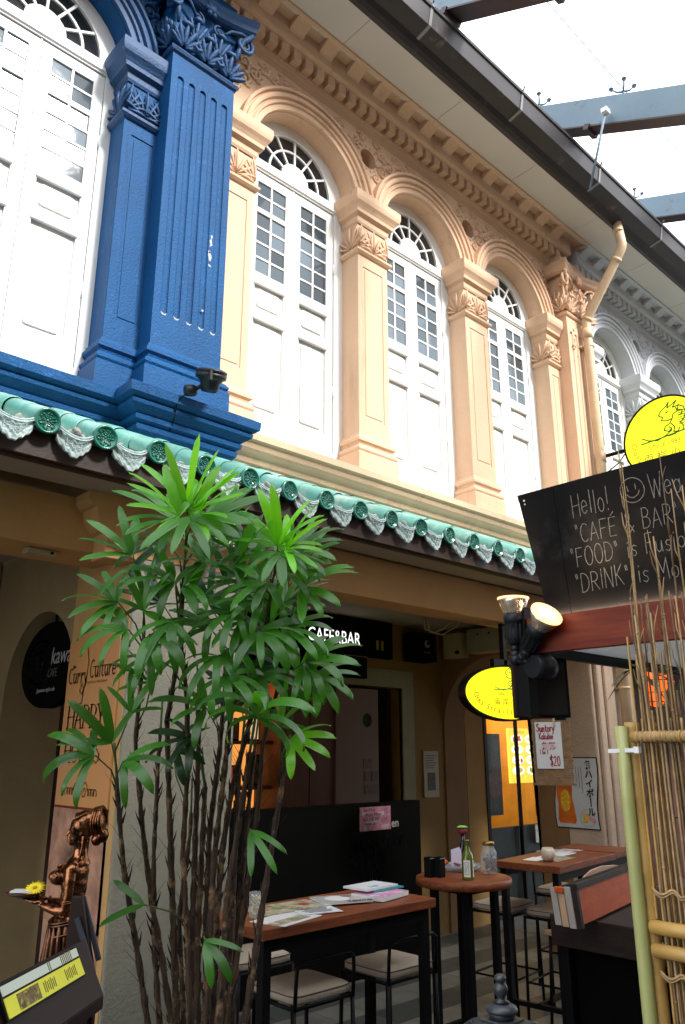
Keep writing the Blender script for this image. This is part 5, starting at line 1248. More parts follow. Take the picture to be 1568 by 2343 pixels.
o_, u_, v_ = sheet('menu_sheet', 'printed text sheet next to the near white menu', 'menu', (2.80,3.17), .22, .16, -.3, ZT+.0035, PAP)
for k in range(6): MB().obox(Vector((2.80,3.17,ZT+.0065))+v_*(.05-.02*k), u_, v_, (0,0,1), .08-.01*(k%3), .0025, .0005).build('printed_line', mat('grey_print', (1,1,1)), o_)
o_, u_, v_ = sheet('magazine', 'magazine with a round plate on its cover in the middle of the table', 'magazine', (3.06,3.27), .27, .21, -.35, ZT+.008, PAP, .006, mat('grey_cover', (.42,.40,.38), .35, .15, 8))
MB().plate([circ(0,0,.065,24)], Vector((3.04,3.28,ZT+.0178)), (1,0,0), (0,1,0), (0,0,1), .001).build('plate_photo', mat('white_plate_print', (.8,.79,.76), .4), o_); MB().plate([circ(0,0,.03,16)], Vector((3.12,3.30,ZT+.0178)), (1,0,0), (0,1,0), (0,0,1), .001).build('bowl_photo', mat('bowl_print', (.3,.12,.06), .4), o_)
text('TOKYO', .04, Vector((3.02,3.17,ZT+.0182)), INK, o_, axes=(u_, v_, (0,0,1)))
sheet('magazine', 'pink covered magazine under the stack at the right end of the table', 'magazine', (3.30,3.22), .26, .20, .2, ZT+.004, PAP, .022, MAG[2])
sheet('magazine', 'teal edged magazine at the far right of the stack', 'magazine', (3.36,3.30), .24, .18, .05, ZT+.030, MAG[3], .008)
o_, u_, v_ = sheet('magazine', 'white topped magazine lying on the pink and teal ones', 'magazine', (3.31,3.30), .26, .17, .08, ZT+.041, PAP, .010)
text('TAB', .04, Vector((3.25,3.24,ZT+.0515)), mat('teal_cover', (1,1,1)), o_, axes=(u_, v_, (0,0,1)))
for c, w, h, r, m, lab in (((5.36,3.45),.30,.2,.1,MAG[1],'colour menu beside the candle pot'),((5.55,3.55),.42,.13,.12,PAP,'white menu strip in the middle of the candle table'),((5.85,3.66),.36,.16,-.1,MAG[0],'pale printed menu at the far end of the candle table'),((5.22,3.52),.2,.12,.2,PAP,'white sheet at the left corner of the candle table')):
    sheet('menu_sheet', lab, 'menu', c, w, h, r, 1.051+rnd.uniform(.0,.002), m)
GLS = mat('clear_glass', (.6,.65,.66), .03, alpha=.22, spec=1.)
vg = thing('glass_vase', 'small glass of pale curled petals at the left end of the magazine table', 'vase', (2.47,3.22,ZT)); vc = Vector(vg.location)
MB().lathe([(.0001,.004),(.030,.004),(.034,.02),(.035,.115),(.033,.115),(.031,.02),(.0001,.012)], vc, seg=20).build('glass', GLS, vg)
pet = mat('cream_petal', (.60,.48,.22), .6, .3, 60)
for k in range(12):
    a = rnd.uniform(0,6.28); z = rnd.uniform(.02,.10); c = vc+Vector((.012*math.cos(a),.012*math.sin(a),z)); MB().tube([c+Vector((.014*math.cos(q+a),.014*math.sin(q+a),.008*math.sin(q*2))) for q in [i*.8 for i in range(6)]], [.002,.005,.006,.005,.004,.001], 5).build('petal', pet, vg)
# round table: jar, bottle, dispenser boxes, tray
RT = 1.053
jr = thing('glass_jar', 'screw top glass jar of dark wrapped sweets on the round table', 'jar', (4.380,3.303,RT)); jc = Vector((4.380,3.303,RT))
MB().lathe([(.0001,.004),(.042,.004),(.050,.015),(.052,.10),(.050,.135),(.036,.158),(.034,.175),(.031,.175),(.033,.157),(.047,.132),(.048,.02),(.0001,.010)], jc, seg=28).build('glass', GLS, jr)
MB().lathe([(.0001,.192),(.036,.192),(.038,.188),(.038,.172),(.034,.172)], jc, seg=28).build('lid', mat('brass_lid', (.45,.33,.12), .3, metal=.9), jr)
cd = [mat('sweet_%d' % k, c, .3, metal=.3) for k, c in enumerate([(.03,.03,.05),(.35,.05,.04),(.4,.42,.45),(.08,.05,.12)])]
for k in range(26):
    a = rnd.uniform(0,6.28); r_ = rnd.uniform(0,.032); MB().ell(jc+Vector((r_*math.cos(a),r_*math.sin(a),rnd.uniform(.02,.12))), (.014,.010,.011), seg=7, rings=5).build('sweet', cd[k % 4], jr)
bo = thing('green_bottle', 'green glass bottle with white labels at the front of the round table', 'bottle', (4.113,3.264,RT)); bc = Vector((4.113,3.264,RT))
GB = mat('green_bottle_glass', (.10,.13,.01), .06, .1, 9, spec=.8, coat=.5)
MB().lathe([(.0001,0),(.034,0),(.036,.006),(.036,.115),(.032,.14),(.018,.165),(.0145,.185),(.0145,.215),(.016,.217),(.016,.225),(.012,.225)], bc, seg=24).build('glass', GB, bo)
LBL = mat('white_label', (.75,.75,.70), .6, .08, 60)
for a0_, a1_ in ((3.1,4.25),(4.75,5.7)):
    vs = [(bc.x+.0368*math.cos(a0_+(a1_-a0_)*i/8), bc.y+.0368*math.sin(a0_+(a1_-a0_)*i/8), bc.z+z) for z in (.018,.112) for i in range(9)]
    MB().add(vs, [(i, i+1, i+10, i+9) for i in range(8)], True).build('label', LBL, bo)
    am = (a0_+a1_)/2; n_ = Vector((math.cos(am),math.sin(am),0)); u2 = Vector((-n_.y,n_.x,0))
    ribbon(mbz := MB(), [(-.011,-.03),(.011,-.03),(.011,.035),(-.011,.035),(-.011,-.03)], .0015, u2, Vector((0,0,1)), n_, bc+n_*.0378+Vector((0,0,.065))); ribbon(mbz, [(0,-.02),(-.004,0),(.004,.008),(0,.025)], .0015, u2, Vector((0,0,1)), n_, bc+n_*.0378+Vector((0,0,.065))); mbz.build('label_print', INK, bo)
for x_, y_, lab in ((4.022,3.491,'left of the two black caddies on the round table'),(4.067,3.449,'right of the two black caddies, nearer the bottle')):
    k_ = thing('black_caddy', lab, 'caddy', (x_,y_,RT)); 
    MB().plate([rect(-.025,.025,-.025,.025), rect(-.021,.021,-.021,.021)], (x_,y_,RT+.115), (1,0,0), (0,1,0), (0,0,1), .113).build('casing', BLK, k_, bevel=.002); MB().box(x_-.024,x_+.024,y_-.024,y_+.024,RT,RT+.05).build('filling', DARK, k_)
    MB().tube([(x_-.024,y_-.026,RT+.108),(x_+.024,y_-.026,RT+.108)], .002, 5).build('rim_wire', mat('steel_wire', (.3,.3,.32), .3, metal=.8), k_)
ty = thing('condiment_tray', 'clear plastic tray of napkins and sachets behind the bottle', 'tray', (4.402,3.544,RT)); tc = Vector((4.402,3.544,RT))
MB().lathe([(.0001,.003),(.10,.003),(.125,.035),(.130,.036),(.105,.0),(.0001,.0)], tc, seg=28).build('dish', mat('clear_plastic', (.55,.6,.65), .08, spec=.9, alpha=.45), ty)
for k in range(14):
    a = rnd.uniform(0,6.28); r_ = rnd.uniform(0,.09); q_ = Matrix.Rotation(rnd.uniform(0,3),3,'Z')@Matrix.Rotation(rnd.uniform(-.5,.5),3,'X'); MB().obox(tc+Vector((r_*math.cos(a),r_*math.sin(a),.02+.012*(k%3))), q_@Vector((1,0,0)), q_@Vector((0,1,0)), q_@Vector((0,0,1)), .028, .018, .003).build('sachet', [cd[2],cd[1],PAP,cd[3]][k % 4], ty)
MB().obox(tc+Vector((-.05,-.0,.075)), (.5,-.8,.1), (.1,.1,1), (.8,.5,0), .034, .055, .004).obox(tc+Vector((-.035,.02,.085)), (.4,-.8,.3), (.2,0,1), (.8,.5,0), .026, .05, .003).build('napkin', mat('lilac_napkin', (.60,.55,.66), .8), ty)
MB().ell(tc+Vector((-.11,.06,.05)), (.035,.03,.02)).build('red_sachet_heap', mat('red_orange_wrapper', (.55,.09,.02), .4, .7, 60, dirt=((.75,.45,.1), 60, .6)), ty)
fb = thing('flower_bottle', 'dark bottle with a green flower stopper behind the round table', 'bottle', (4.52,3.62,1.05)); fc_ = Vector((4.47,3.58,.98))
MB().lathe([(.0001,.07),(.030,.07),(.030,.20),(.014,.24),(.012,.30),(.0001,.30)], fc_, seg=18).build('glass', mat('black_glass', (.012,.012,.012), .08, spec=.8), fb)
MB().lathe([(.0001,.285),(.030,.29),(.034,.305),(.03,.318),(.0001,.318)], fc_, seg=18).build('red_collar', mat('deep_red_felt', (.20,.01,.02), .8), fb)
for k in range(16): a = 2*PI*k/16; MB().tube([fc_+Vector((0,0,.322)), fc_+Vector((.02*math.cos(a),.02*math.sin(a),.334)), fc_+Vector((.036*math.cos(a),.036*math.sin(a),.328))], [.004,.006,.003], 5).build('petal', mat('lime_petal', (.25,.65,.12), .5), fb)
cp_ = thing('candle_pot', 'round cream mottled candle pot on the front of the candle table', 'candle holder', (5.20,3.42,1.051))
MB().lathe([(.0001,0),(.028,0),(.045,.02),(.052,.045),(.048,.07),(.036,.09),(.030,.084),(.04,.065),(.043,.04),(.0001,.012)], (5.20,3.40,1.052), seg=24, sq=lambda a: 1+.02*math.sin(6*a)).build('pot', mat('mottled_cream', (.55,.47,.36), .45, .15, 20, .0015, 60, dirt=((.25,.14,.09), 45, .58)), cp_)

# ================================================================ BLACK COUNTER WITH ANGLED BIN, PLYWOOD CHAIR
ct = thing('black_counter', 'dark stained counter table in front of the bamboo screen', 'counter', (4.8,2.55,0))
CT = mat('dark_counter_top', (.030,.018,.014), .6, .25, 12, .0008, 60, grain=((30,4,30), (.015,.009,.007)), spec=.25)
MB().box(4.30,5.75,2.10,2.83,.74,.90).build('top_slab', CT, ct, bevel=.006)
MB().box(4.40,5.70,2.16,2.76,.06,.74).build('cabinet', DARK, ct)
for y_ in (2.74,): MB().box(4.33,4.38,y_,y_+.05,0,.74).build('leg', BLK, ct)
wb = thing('wooden_bin', 'angled wooden bin with an orange red face and pale slatted end on the counter', 'bin', (4.5,2.7,.9))
w0 = Vector((4.0626,2.4913,0.9000)); w1 = Vector((5.0883,2.6736,0.9000)); wu = (w1-w0).normalized(); wv = Vector((-wu.y,wu.x,0)); L_ = (w1-w0).length+.35
lean = (Vector((0,0,1))*.97-wv*-.10).normalized()
ORW = mat('orange_red_timber', (.62,.10,.010), .5, .18, 4, grain=((3,30,30), (.46,.07,.010)), spec=.2); PWD = mat('pale_pine', (.62,.40,.24), .5, .12, 5, grain=((3,40,3), (.50,.30,.17)))
MB().obox(w0+wu*L_/2+lean*.105, wu, lean, wu.cross(lean), L_/2-.03, .090, .012).build('front_board', ORW, wb, bevel=.002)
MB().obox(w0+wu*.012+lean*.105, wu, lean, wu.cross(lean), .018, .105, .016).obox(w0+wu*L_/2+lean*.202, wu, lean, wu.cross(lean), L_/2, .014, .02).build('dark_edging', CT, wb, bevel=.002)
for k in range(3):
    c = w0+wv*(.032+.040*k)+lean*.10-wu*.004; MB().obox(c, wv, lean, wu, .018, .10-.004*k, .008).build('end_slat', [mat('grey_pine', (.40,.36,.32), .6, .1, 6), PWD, mat('grey_pine', (1,1,1))][k], wb, bevel=.002)
MB().obox(w0+wv*.075+lean*.185-wu*.02, wv, lean, wu, .022, .015, .012).build('peg_block', ORW, wb, bevel=.004)
MB().obox(w0+wu*L_/2+wv*.14+lean*.09, wu, lean, wu.cross(lean), L_/2-.03, .085, .01).build('back_board', CT, wb)
ch = thing('plywood_chair', 'chair with a rounded pale pink plywood back behind the bin', 'chair', (5.35,2.98,0))
CC = Vector((5.2298,3.0150,0.9229)); cu_ = Vector((.95,-.3,0)).normalized(); cn = Vector((-.3,-.95,0)).normalized()
lp = [(-.20,-.12),(-.19,.0),(-.15,.07),(-.08,.11),(.02,.13),(.13,.13),(.20,.12),(.19,-.12)]
MB().plate([lp], CC, cu_, Vector((0,0,1)), cn, .014).build('backrest', mat('pink_plywood', (.62,.40,.29), .5, .1, 4, grain=((2,2,25), (.52,.32,.22))), ch, bevel=.003)
MB().obox(Vector((CC.x,CC.y,.60))-cn*.2, cu_, cn, (0,0,1), .2, .19, .012).build('seat', PWD, ch)
for s in (-1,1):
    MB().tube([CC+cu_*(.15*s)-Vector((0,0,.1)), Vector((CC.x,CC.y,.6))+cu_*(.17*s), Vector((CC.x,CC.y,0))+cu_*(.18*s)+cn*.02], .012, 6).build('leg', BLK, ch); MB().tube([Vector((CC.x,CC.y,.6))+cu_*(.17*s)-cn*.36, Vector((CC.x,CC.y,0))+cu_*(.18*s)-cn*.4], .012, 6).build('leg', BLK, ch)

# ================================================================ CAST IRON LANTERN TOP IN THE FOREGROUND
il = thing('iron_lantern', 'dark cast iron garden lantern with a knobbed lid at the bottom edge', 'lantern', (2.05,1.53,0)); ic = Vector((2.055,1.53,0))
IRON = mat('cast_iron', (.035,.042,.05), .42, .3, 30, .0012, 90, spec=.6)
Z0_ = 1.175
Z0_ = 1.178; ic = Vector((2.10,1.565,0))
MB().lathe([(r_, h_*.66) for r_, h_ in [(.0001,.0),(.010,-.002),(.016,-.010),(.018,-.020),(.013,-.030),(.010,-.034),(.018,-.042),(.022,-.058),(.018,-.076),(.011,-.092),(.012,-.100),(.024,-.108)][::-1]], ic+Vector((0,0,Z0_)), seg=28).build('finial', IRON, il)
Z0_ += .036
MB().lathe([(.045,-.132),(.046,-.126),(.042,-.118),(.022,-.110),(.0001,-.106)], ic+Vector((0,0,Z0_)), seg=36).lathe([(.034,-.15),(.037,-.142),(.040,-.132)], ic+Vector((0,0,Z0_)), seg=36).build('lid', IRON, il)
MB().box(ic.x-.046,ic.x+.046,ic.y-.046,ic.y+.046,Z0_-.156,Z0_-.149).build('square_plate', IRON, il, bevel=.003)
MB().lathe([(.165,-.30),(.160,-.25),(.140,-.205),(.105,-.172),(.055,-.156),(.0001,-.154)], ic+Vector((0,0,Z0_)), seg=40, sq=lambda a: 1+.03*abs(math.cos(2*a))).build('dome', IRON, il)
io = MB()
for k in range(4):
    a = PI/4+k*PI/2
    for s in (-1,1):
        pts = []
        for i in range(16):
            t = i/15; q = a+s*(.10+.28*t); r_ = .085+.07*t; pts.append(ic+Vector((r_*math.cos(q+s*.08*math.sin(t*7)), r_*math.sin(q+s*.08*math.sin(t*7)), Z0_-.155-(.9*(r_-.06))**1.7*4)))
        io.tube(pts, .004, 5)
io.build('scroll_relief', IRON, il)
MB().box(ic.x-.10,ic.x+.10,ic.y-.10,ic.y+.10,Z0_-.55,Z0_-.30).build('lamp_house', IRON, il); MB().lathe([(.16,0),(.15,.05),(.06,.12),(.05,.45),(.09,.60),(.13,.63)], ic, seg=24).build('pedestal', IRON, il)

# ================================================================ MENU STAND
mn = thing('menu_stand', 'dark wooden menu lectern with white and yellow menu strips, lower left corner', 'menu stand', (1.1,2.2,0))
MA = Vector((1.1010,2.2308,1.2397)); mu = Vector((.777,.629,0)); mv = Vector((-.629*.45,.777*.45,.86)).normalized(); mnn = mu.cross(mv); mnn = mnn if mnn.z > 0 else -mnn
DW = mat('dark_lectern_wood', (.016,.006,.004), .5, .2, 5, grain=((4,4,40), (.015,.005,.003)), spec=.25)
for nm, off, w_, m_ in (('white_strip', .038, .013, mat('pale_menu_strip', (.62,.68,.58), .4)), ('yellow_strip', .0, .024, mat('yellow_menu_strip', (.80,.78,.02), .4, .06, 6))):
    c = MA+mv*(off-.005)-mu*(.16-.0); s_ = MB().obox(c+mnn*.006, mu, mv, mnn, .19, w_-.002, .001).build(nm, m_, mn)
    MB().obox(c, mu, mv, mnn, .196, w_+.002, .0045).build('strip_holder', BLK, mn, bevel=.001)
    for k in range(14 if off == 0 else 9):
        q = c+mnn*.0075+mu*(.15-.009*k-(.05 if k > 6 else 0))
        MB().obox(q, mu, mv, mnn, .0018, .014-.002*(k % 3), .0003).build('menu_line', mat('menu_ink', (.18,.15,.03), .6), s_)
    if off == 0: MB().obox(c+mnn*.0075-mu*.09, mu, mv, mnn, .05, .018, .0003).build('menu_photo', mat('brown_photo', (.14,.09,.02), .5, .9, 60, dirt=((.55,.48,.05), 50, .5)), s_)
MB().obox(MA+mu*(-.14)-mnn*.012-mv*.024, mu, mv, mnn, .255, .078, .006).build('sloping_board', DW, mn, bevel=.002)
hA = MA+mu*.115-mnn*.01
MB().obox(MA+mu*(-.14)-mv*.102-mnn*.02-Vector((0,0,.012)), mu, Vector((0,0,1)), (-mu.y,mu.x,0), .26, .016, .010).build('front_rail', DW, mn, bevel=.002)
fwd = Vector((-.629,.777,0))
body_lp = [(0,-.09),(.02,-.01),(.065,.15),(.095,.15),(.14,-1.1),(0,-1.1)]
MB().plate([body_lp], MA+mu*.165, fwd, (0,0,1), mu, .02).build('side_panel', DW, mn, bevel=.002)
MB().plate([[(0,-.09),(.12,-.05),(.14,-1.1),(0,-1.1)]], MA-mu*.40, fwd, (0,0,1), mu, .02).build('side_panel', DW, mn)
SLT = mat('slate_grey_edge', (.04,.045,.055), .6, spec=.2)
e0 = MA+mu*.170+Vector((0,0,-.02))
for s in (0,1): MB().bar(e0+mu*(-.03*s)+fwd*.005+Vector((0,0,-.03*s)), e0+mu*(-.03*s)+fwd*.07+Vector((0,0,.165-.05*s)), .008, .014).build('edge_strip', SLT, mn)
MB().obox(MA+mu*(-.14)+fwd*.10-Vector((0,0,.62)), mu, (0,0,1), fwd, .26, .53, .01).obox(MA+mu*(-.14)+fwd*.012-Vector((0,0,.62)), mu, (0,0,1), fwd, .26, .53, .008).build('front_panel', DW, mn)

# ================================================================ BRONZE STATUE
su_t = thing('bronze_statue', 'polished bronze statue of a woman in a headdress holding out a flower tray', 'statue', (1.4,2.85,0))
SOG = Vector((1.3292,2.7713,1.3962)); K = .00152
Ff = Vector((-.729,.685,0)); Cw = Vector((-.685,-.729,0)); BR = mat('polished_bronze', (.36,.15,.07), .26, .35, 14, .0012, 120, metal=1., dirt=((.02,.012,.008), 18, .50))
def SP(x, y, w=0): return SOG+Ff*((165-x)*K)+Vector((0,0,(2000-y)*K*.93))+Cw*(w*K)
RS = Matrix((Ff, Cw, Vector((0,0,1)))).transposed()
def E(mb, x, y, w, a, b, c, tilt=0, seg=16, rings=10): mb.ell(SP(x,y,w), (a*K,b*K,c*K), RS@Matrix.Rotation(math.radians(tilt),3,'Y'), seg, rings)
def TB(mb, P, R, seg=12): mb.tube([SP(*p) for p in P], [r*K for r in R], seg)
bm_ = MB()
E(bm_,180,1893,0,26,25,30,12); E(bm_,171,1900,0,20,21,29,4); E(bm_,169,1918,0,17,17,16); E(bm_,159,1929,0,8,9,7); E(bm_,162,1886,0,9,15,12)
TB(bm_,[(158,1890,0),(151,1902,0),(145.5,1911,0),(152,1914,0)],[3,4,5,4]); E(bm_,151,1919,0,5.5,6.5,2.3); E(bm_,152,1924.5,0,5.5,6.5,2.6)
for w in (-8,8): E(bm_,159,1900,w,4,5,2.4); E(bm_,158,1895,w,4,6,1.8,10); E(bm_,165,1910,w*1.2,8,6,8)
for w in (-21,21): E(bm_,184,1906,w,6,3,9)
TB(bm_,[(179,1925,0),(179,1943,0),(180,1958,0),(178,1975,0)],[16,14.5,17,27])
E(bm_,178,1977,0,20,34,17); E(bm_,172,1995,0,29,41,25); E(bm_,171,2020,0,28,34,30); E(bm_,166,2050,0,22,27,30); E(bm_,164,2080,0,23,30,24); E(bm_,163,2112,0,31,38,32); E(bm_,158,2150,0,29,36,40); E(bm_,150,2190,0,27,34,46)
for w in (-17,17): E(bm_,141,2005,w,23,17,16,-8); E(bm_,122,2004,w,5,5,4)
for s in (-1,1):
    TB(bm_,[(174,1982,s*38),(176,2010,s*46),(176,2040,s*48),(170,2072,s*46)],[13,12,10.5,11]); E(bm_,175,1986,s*38,15,13,15)
    TB(bm_,[(170,2073,s*46),(150,2072,s*42),(128,2067,s*34),(108,2062,s*24)],[11.5,11,8.5,6.5]); E(bm_,98,2058,s*19,12,8,5,6)
    for k, (dw, L, up) in enumerate(((-7,24,0),(-2.5,29,-1),(2.5,27,-1),(7,20,0))):
        TB(bm_,[(92,2057,s*17+dw),(80,2055+up,s*15+dw),(92-L-6,2050+up,s*13+dw)],[3.2,2.9,2.0],8)
    TB(bm_,[(100,2056,s*12),(92,2050,s*5),(84,2046,s*5)],[3.6,3,2.2],8)
TB(bm_,[(154,2196,-15),(148,2300,-16),(146,2420,-15),(146,2560,-15)],[26,22,16,12]); TB(bm_,[(148,2196,15),(138,2300,16),(140,2420,15),(142,2560,15)],[26,22,16,12])
body = bm_.build('body', BR, su_t)
rm = body.modifiers.new('remesh', 'REMESH'); rm.mode = 'VOXEL'; rm.voxel_size = .0026; rm.use_smooth_shade = True
sm_ = body.modifiers.new('smooth', 'SMOOTH'); sm_.iterations = 2; sm_.factor = .5
hr = MB()
E(hr,191,1880,0,29,27,25,-14)
for t in range(3):                                            # bands of the headdress
    x = 206+6*t; R = 30+1.2*t
    hr.tube([SP(x+2*math.sin(a)*0-((2000-(1885+0))*0), 1880+R*math.cos(a)*1.05-.5*t, R*math.sin(a)) for a in [2*PI*i/24 for i in range(25)]], [2.4*K]*25, 7)
hr.tube([SP(224+4*math.cos(a), 1880+32*math.cos(a), 30*math.sin(a)) for a in [2*PI*i/30 for i in range(31)]], [5.0*K]*31, 8)
E(hr,215,1885,0,14,27,28); E(hr,226,1912,0,14,18,17); E(hr,214,1922,0,12,14,14)
for k in range(7): hr.tube([SP(166+4*k+1, 1870-2.2*k+5, -25+0), SP(163+4.5*k, 1862-1.0*k, 0), SP(166+4*k+1, 1875-2.2*k, 25)], [2.2*K]*3, 6)
for s in (-1,1): hr.tube([SP(189,1912,s*23),SP(189,1935,s*20),SP(187,1955,s*22),SP(184,1972,s*28)],[4*K,2.5*K,3*K,2*K],8)
hr.build('headdress', BR, su_t)
dr_ = MB()
for k in range(20):
    a = PI*(k/19)-PI/2; c = SP(150-12*math.cos(a), 1975+8*math.cos(a), 36*math.sin(a)); dr_.ell(c, (3.4*K,)*3, seg=7, rings=5)
    c = SP(143-10*math.cos(a), 1986+10*math.cos(a), 38*math.sin(a)); dr_.ell(c, (2.6*K,)*3, seg=6, rings=4)
for s in (-1,1):
    for k in range(2): dr_.tube([SP(172+10.5*math.cos(a)+0, 2050+4*k+2*math.sin(a), s*47+11.5*math.sin(a)) for a in [2*PI*i/14 for i in range(15)]], [2.2*K]*15, 6)
    dr_.tube([SP(112+1*math.cos(a), 2062+8*math.sin(a), s*25+8*math.cos(a)) for a in [2*PI*i/14 for i in range(15)]], [2.6*K]*15, 6)
nk_ = dr_.build('necklace', BR, su_t); nk_['kind'] = 'stuff'
sk = MB()
for k in range(16):                                            # sarong folds
    a0_ = k*2*PI/16; sk.tube([SP(160-32*math.cos(a0_), 2104+6*math.sin(a0_*2), 39*math.sin(a0_)), SP(157-31*math.cos(a0_+.15), 2145, 38*math.sin(a0_+.15)), SP(149-30*math.cos(a0_+.35), 2195, 36*math.sin(a0_+.35)), SP(145-27*math.cos(a0_+.5), 2290, 33*math.sin(a0_+.5)), SP(144-25*math.cos(a0_+.5), 2480, 31*math.sin(a0_+.5))], [4*K,7*K,7*K,9*K,9*K], 6)
for z_ in (2100,2106,2128): sk.tube([SP(161-34*math.cos(a), z_+3*math.sin(a*2), 40*math.sin(a)) for a in [2*PI*i/28 for i in range(29)]], [3.4*K]*29, 7)
sk.lathe([(30*K,0),(38*K,.02),(30*K,.3)], SP(144,2600,0), seg=20)
sk.build('sarong', mat('dark_bronze', (.16,.075,.045), .35, .4, 20, .001, 120, metal=1.), su_t)
MB().lathe([(.20,0),(.20,.04),(.15,.06),(.13,SP(0,2590)[2]-.02),(.16,SP(0,2590)[2])], (SP(150,2590)[0], SP(150,2590)[1], 0), seg=28).build('plinth', DW, su_t)
tyc = SP(66,2046,2)
try_ = thing('offering_tray', 'dark leaf shaped tray held out by the bronze statue', 'tray', tyc)
MB().lathe([(.0001,-.006),(.03,-.005),(.058,.004),(.066,.012),(.058,.007),(.0001,-.002)], tyc, seg=24).build('dish', mat('dark_red_lacquer', (.10,.03,.02), .3), try_)
tag(MB().obox(tyc+Vector((0,0,.013))+Ff*.012, Ff, Cw, (0,0,1), .034, .024, .003).build('folded_card', PAP), 'small white folded card on the statue tray', 'card')
flw = thing('yellow_flower', 'yellow daisy flower lying on the statue tray', 'flower', tyc-Ff*.03+Vector((0,0,.02))); fcn = Vector(flw.location)+Cw*.0
YP = mat('yellow_petal', (.85,.68,.01), .5); fn_ = (Cw*.5+Vector((0,0,1))*.8).normalized(); fu_ = fn_.cross(Ff).normalized(); fv_ = fn_.cross(fu_)
for k in range(22):
    a = 2*PI*k/22; d = fu_*math.cos(a)+fv_*math.sin(a); MB().tube([fcn, fcn+d*.018+fn_*.003, fcn+d*(.034+.004*(k % 2))], [.003,.0045,.0015], 5).build('petal', YP, flw)
MB().ell(fcn+fn_*.003, (.009,.009,.006)).build('flower_centre', mat('ochre_centre', (.45,.28,.02), .8), flw)

# ================================================================ LADY PALM
palm = thing('lady_palm', 'tall potted lady palm with dark hairy stems standing before the stucco column', 'palm', (1.93,2.78,0))
PC = Vector((1.93,2.78,0))
MB().lathe([(.20,0),(.26,.10),(.30,.40),(.32,.52),(.33,.54),(.31,.56),(.29,.54)], PC, seg=32).build('pot', mat('dark_glazed_pot', (.05,.03,.025), .3, coat=.4), palm)
MB().lathe([(.29,.515),(.0001,.53)], PC, seg=24).build('soil', mat('dark_soil', (.03,.02,.014), .95, .3, 40, .01, 60), palm)
def leafmat(name, col, tr, var=.2):
    m = mat(name, col, .32, var, 7, rand=.45, spec=.7, dirt=((.20,.18,.045), 16, .68))
    t = m.node_tree; N = t.nodes; L = t.links; b = N['Principled BSDF']; out = N['Material Output']
    tb = N.new('ShaderNodeBsdfTranslucent'); tb.inputs[0].default_value = (*tr, 1); mx = N.new('ShaderNodeMixShader'); mx.inputs[0].default_value = .38
    L.new(b.outputs[0], mx.inputs[1]); L.new(tb.outputs[0], mx.inputs[2]); L.new(mx.outputs[0], out.inputs[0]); return m
LG = leafmat('palm_leaf', (.042,.165,.016), (.14,.52,.012)); LY = leafmat('backlit_palm_leaf', (.13,.46,.012), (.40,1.0,.02)); LD = leafmat('dark_palm_leaf', (.022,.075,.020), (.04,.14,.015))  # brighter copy holds sky backlight in its green; darker copy only adds contrast
STEMG = mat('green_petiole', (.07,.13,.03), .5, .2, 20)
BARK = mat('fibrous_palm_bark', (.016,.009,.006), .9, .4, 30, .004, 110, grain=((75,75,6), (.095,.055,.028)), dirt=((.30,.18,.09), 11, .55)); FIB = mat('dark_fibre', (.022,.013,.009), .9, .3, 40)
def leaflet_mesh(droop, L=1., W=.10, seed=0):
    r = random.Random(seed); n = 10; mb = MB(); vs = []; cr = [(-1,0),(-.5,.10),(0,-.06),(.5,.10),(1,0)]
    p = Vector((0,0,0)); a = r.uniform(.0,.12); tw = r.uniform(-.25,.25)
    for i in range(n+1):
        t = i/n; w = W*min(1,(t*4.2+.13))**.75*(1-max(0,(t-.62)/.38)**2.2*.82)
        aa = a-droop*(t**1.3)*1.5
        for u, h in cr:
            cut = (-.045*abs(math.sin(u*5)) if i == n else 0)
            q = p+Vector((cut, u*w*math.cos(tw*t), h*w+u*w*math.sin(tw*t))); vs.append(q)
        p = p+Vector((math.cos(aa), 0, math.sin(aa)))*(L/n)
    m = 5; mb.add(vs, [(i*m+k, i*m+k+1, (i+1)*m+k+1, (i+1)*m+k) for i in range(n) for k in range(4)], True)
    return mb
LMS = {}
for nm, mm in (('y', LY), ('g', LG), ('d', LD)):
    LMS[nm] = [[mesh_of(leaflet_mesh(d, seed=i*7+j, W=.072+.012*((i+j) % 3)), 'leaflet', mm) for j in range(4)] for i, d in enumerate((.12,.35,.65,1.0,1.4))]
CR = Vector((.729,-.685,0)); TWD_ = Vector((-.685,-.729,0)); UPV = Vector((0,0,1))
nleaf = [0]
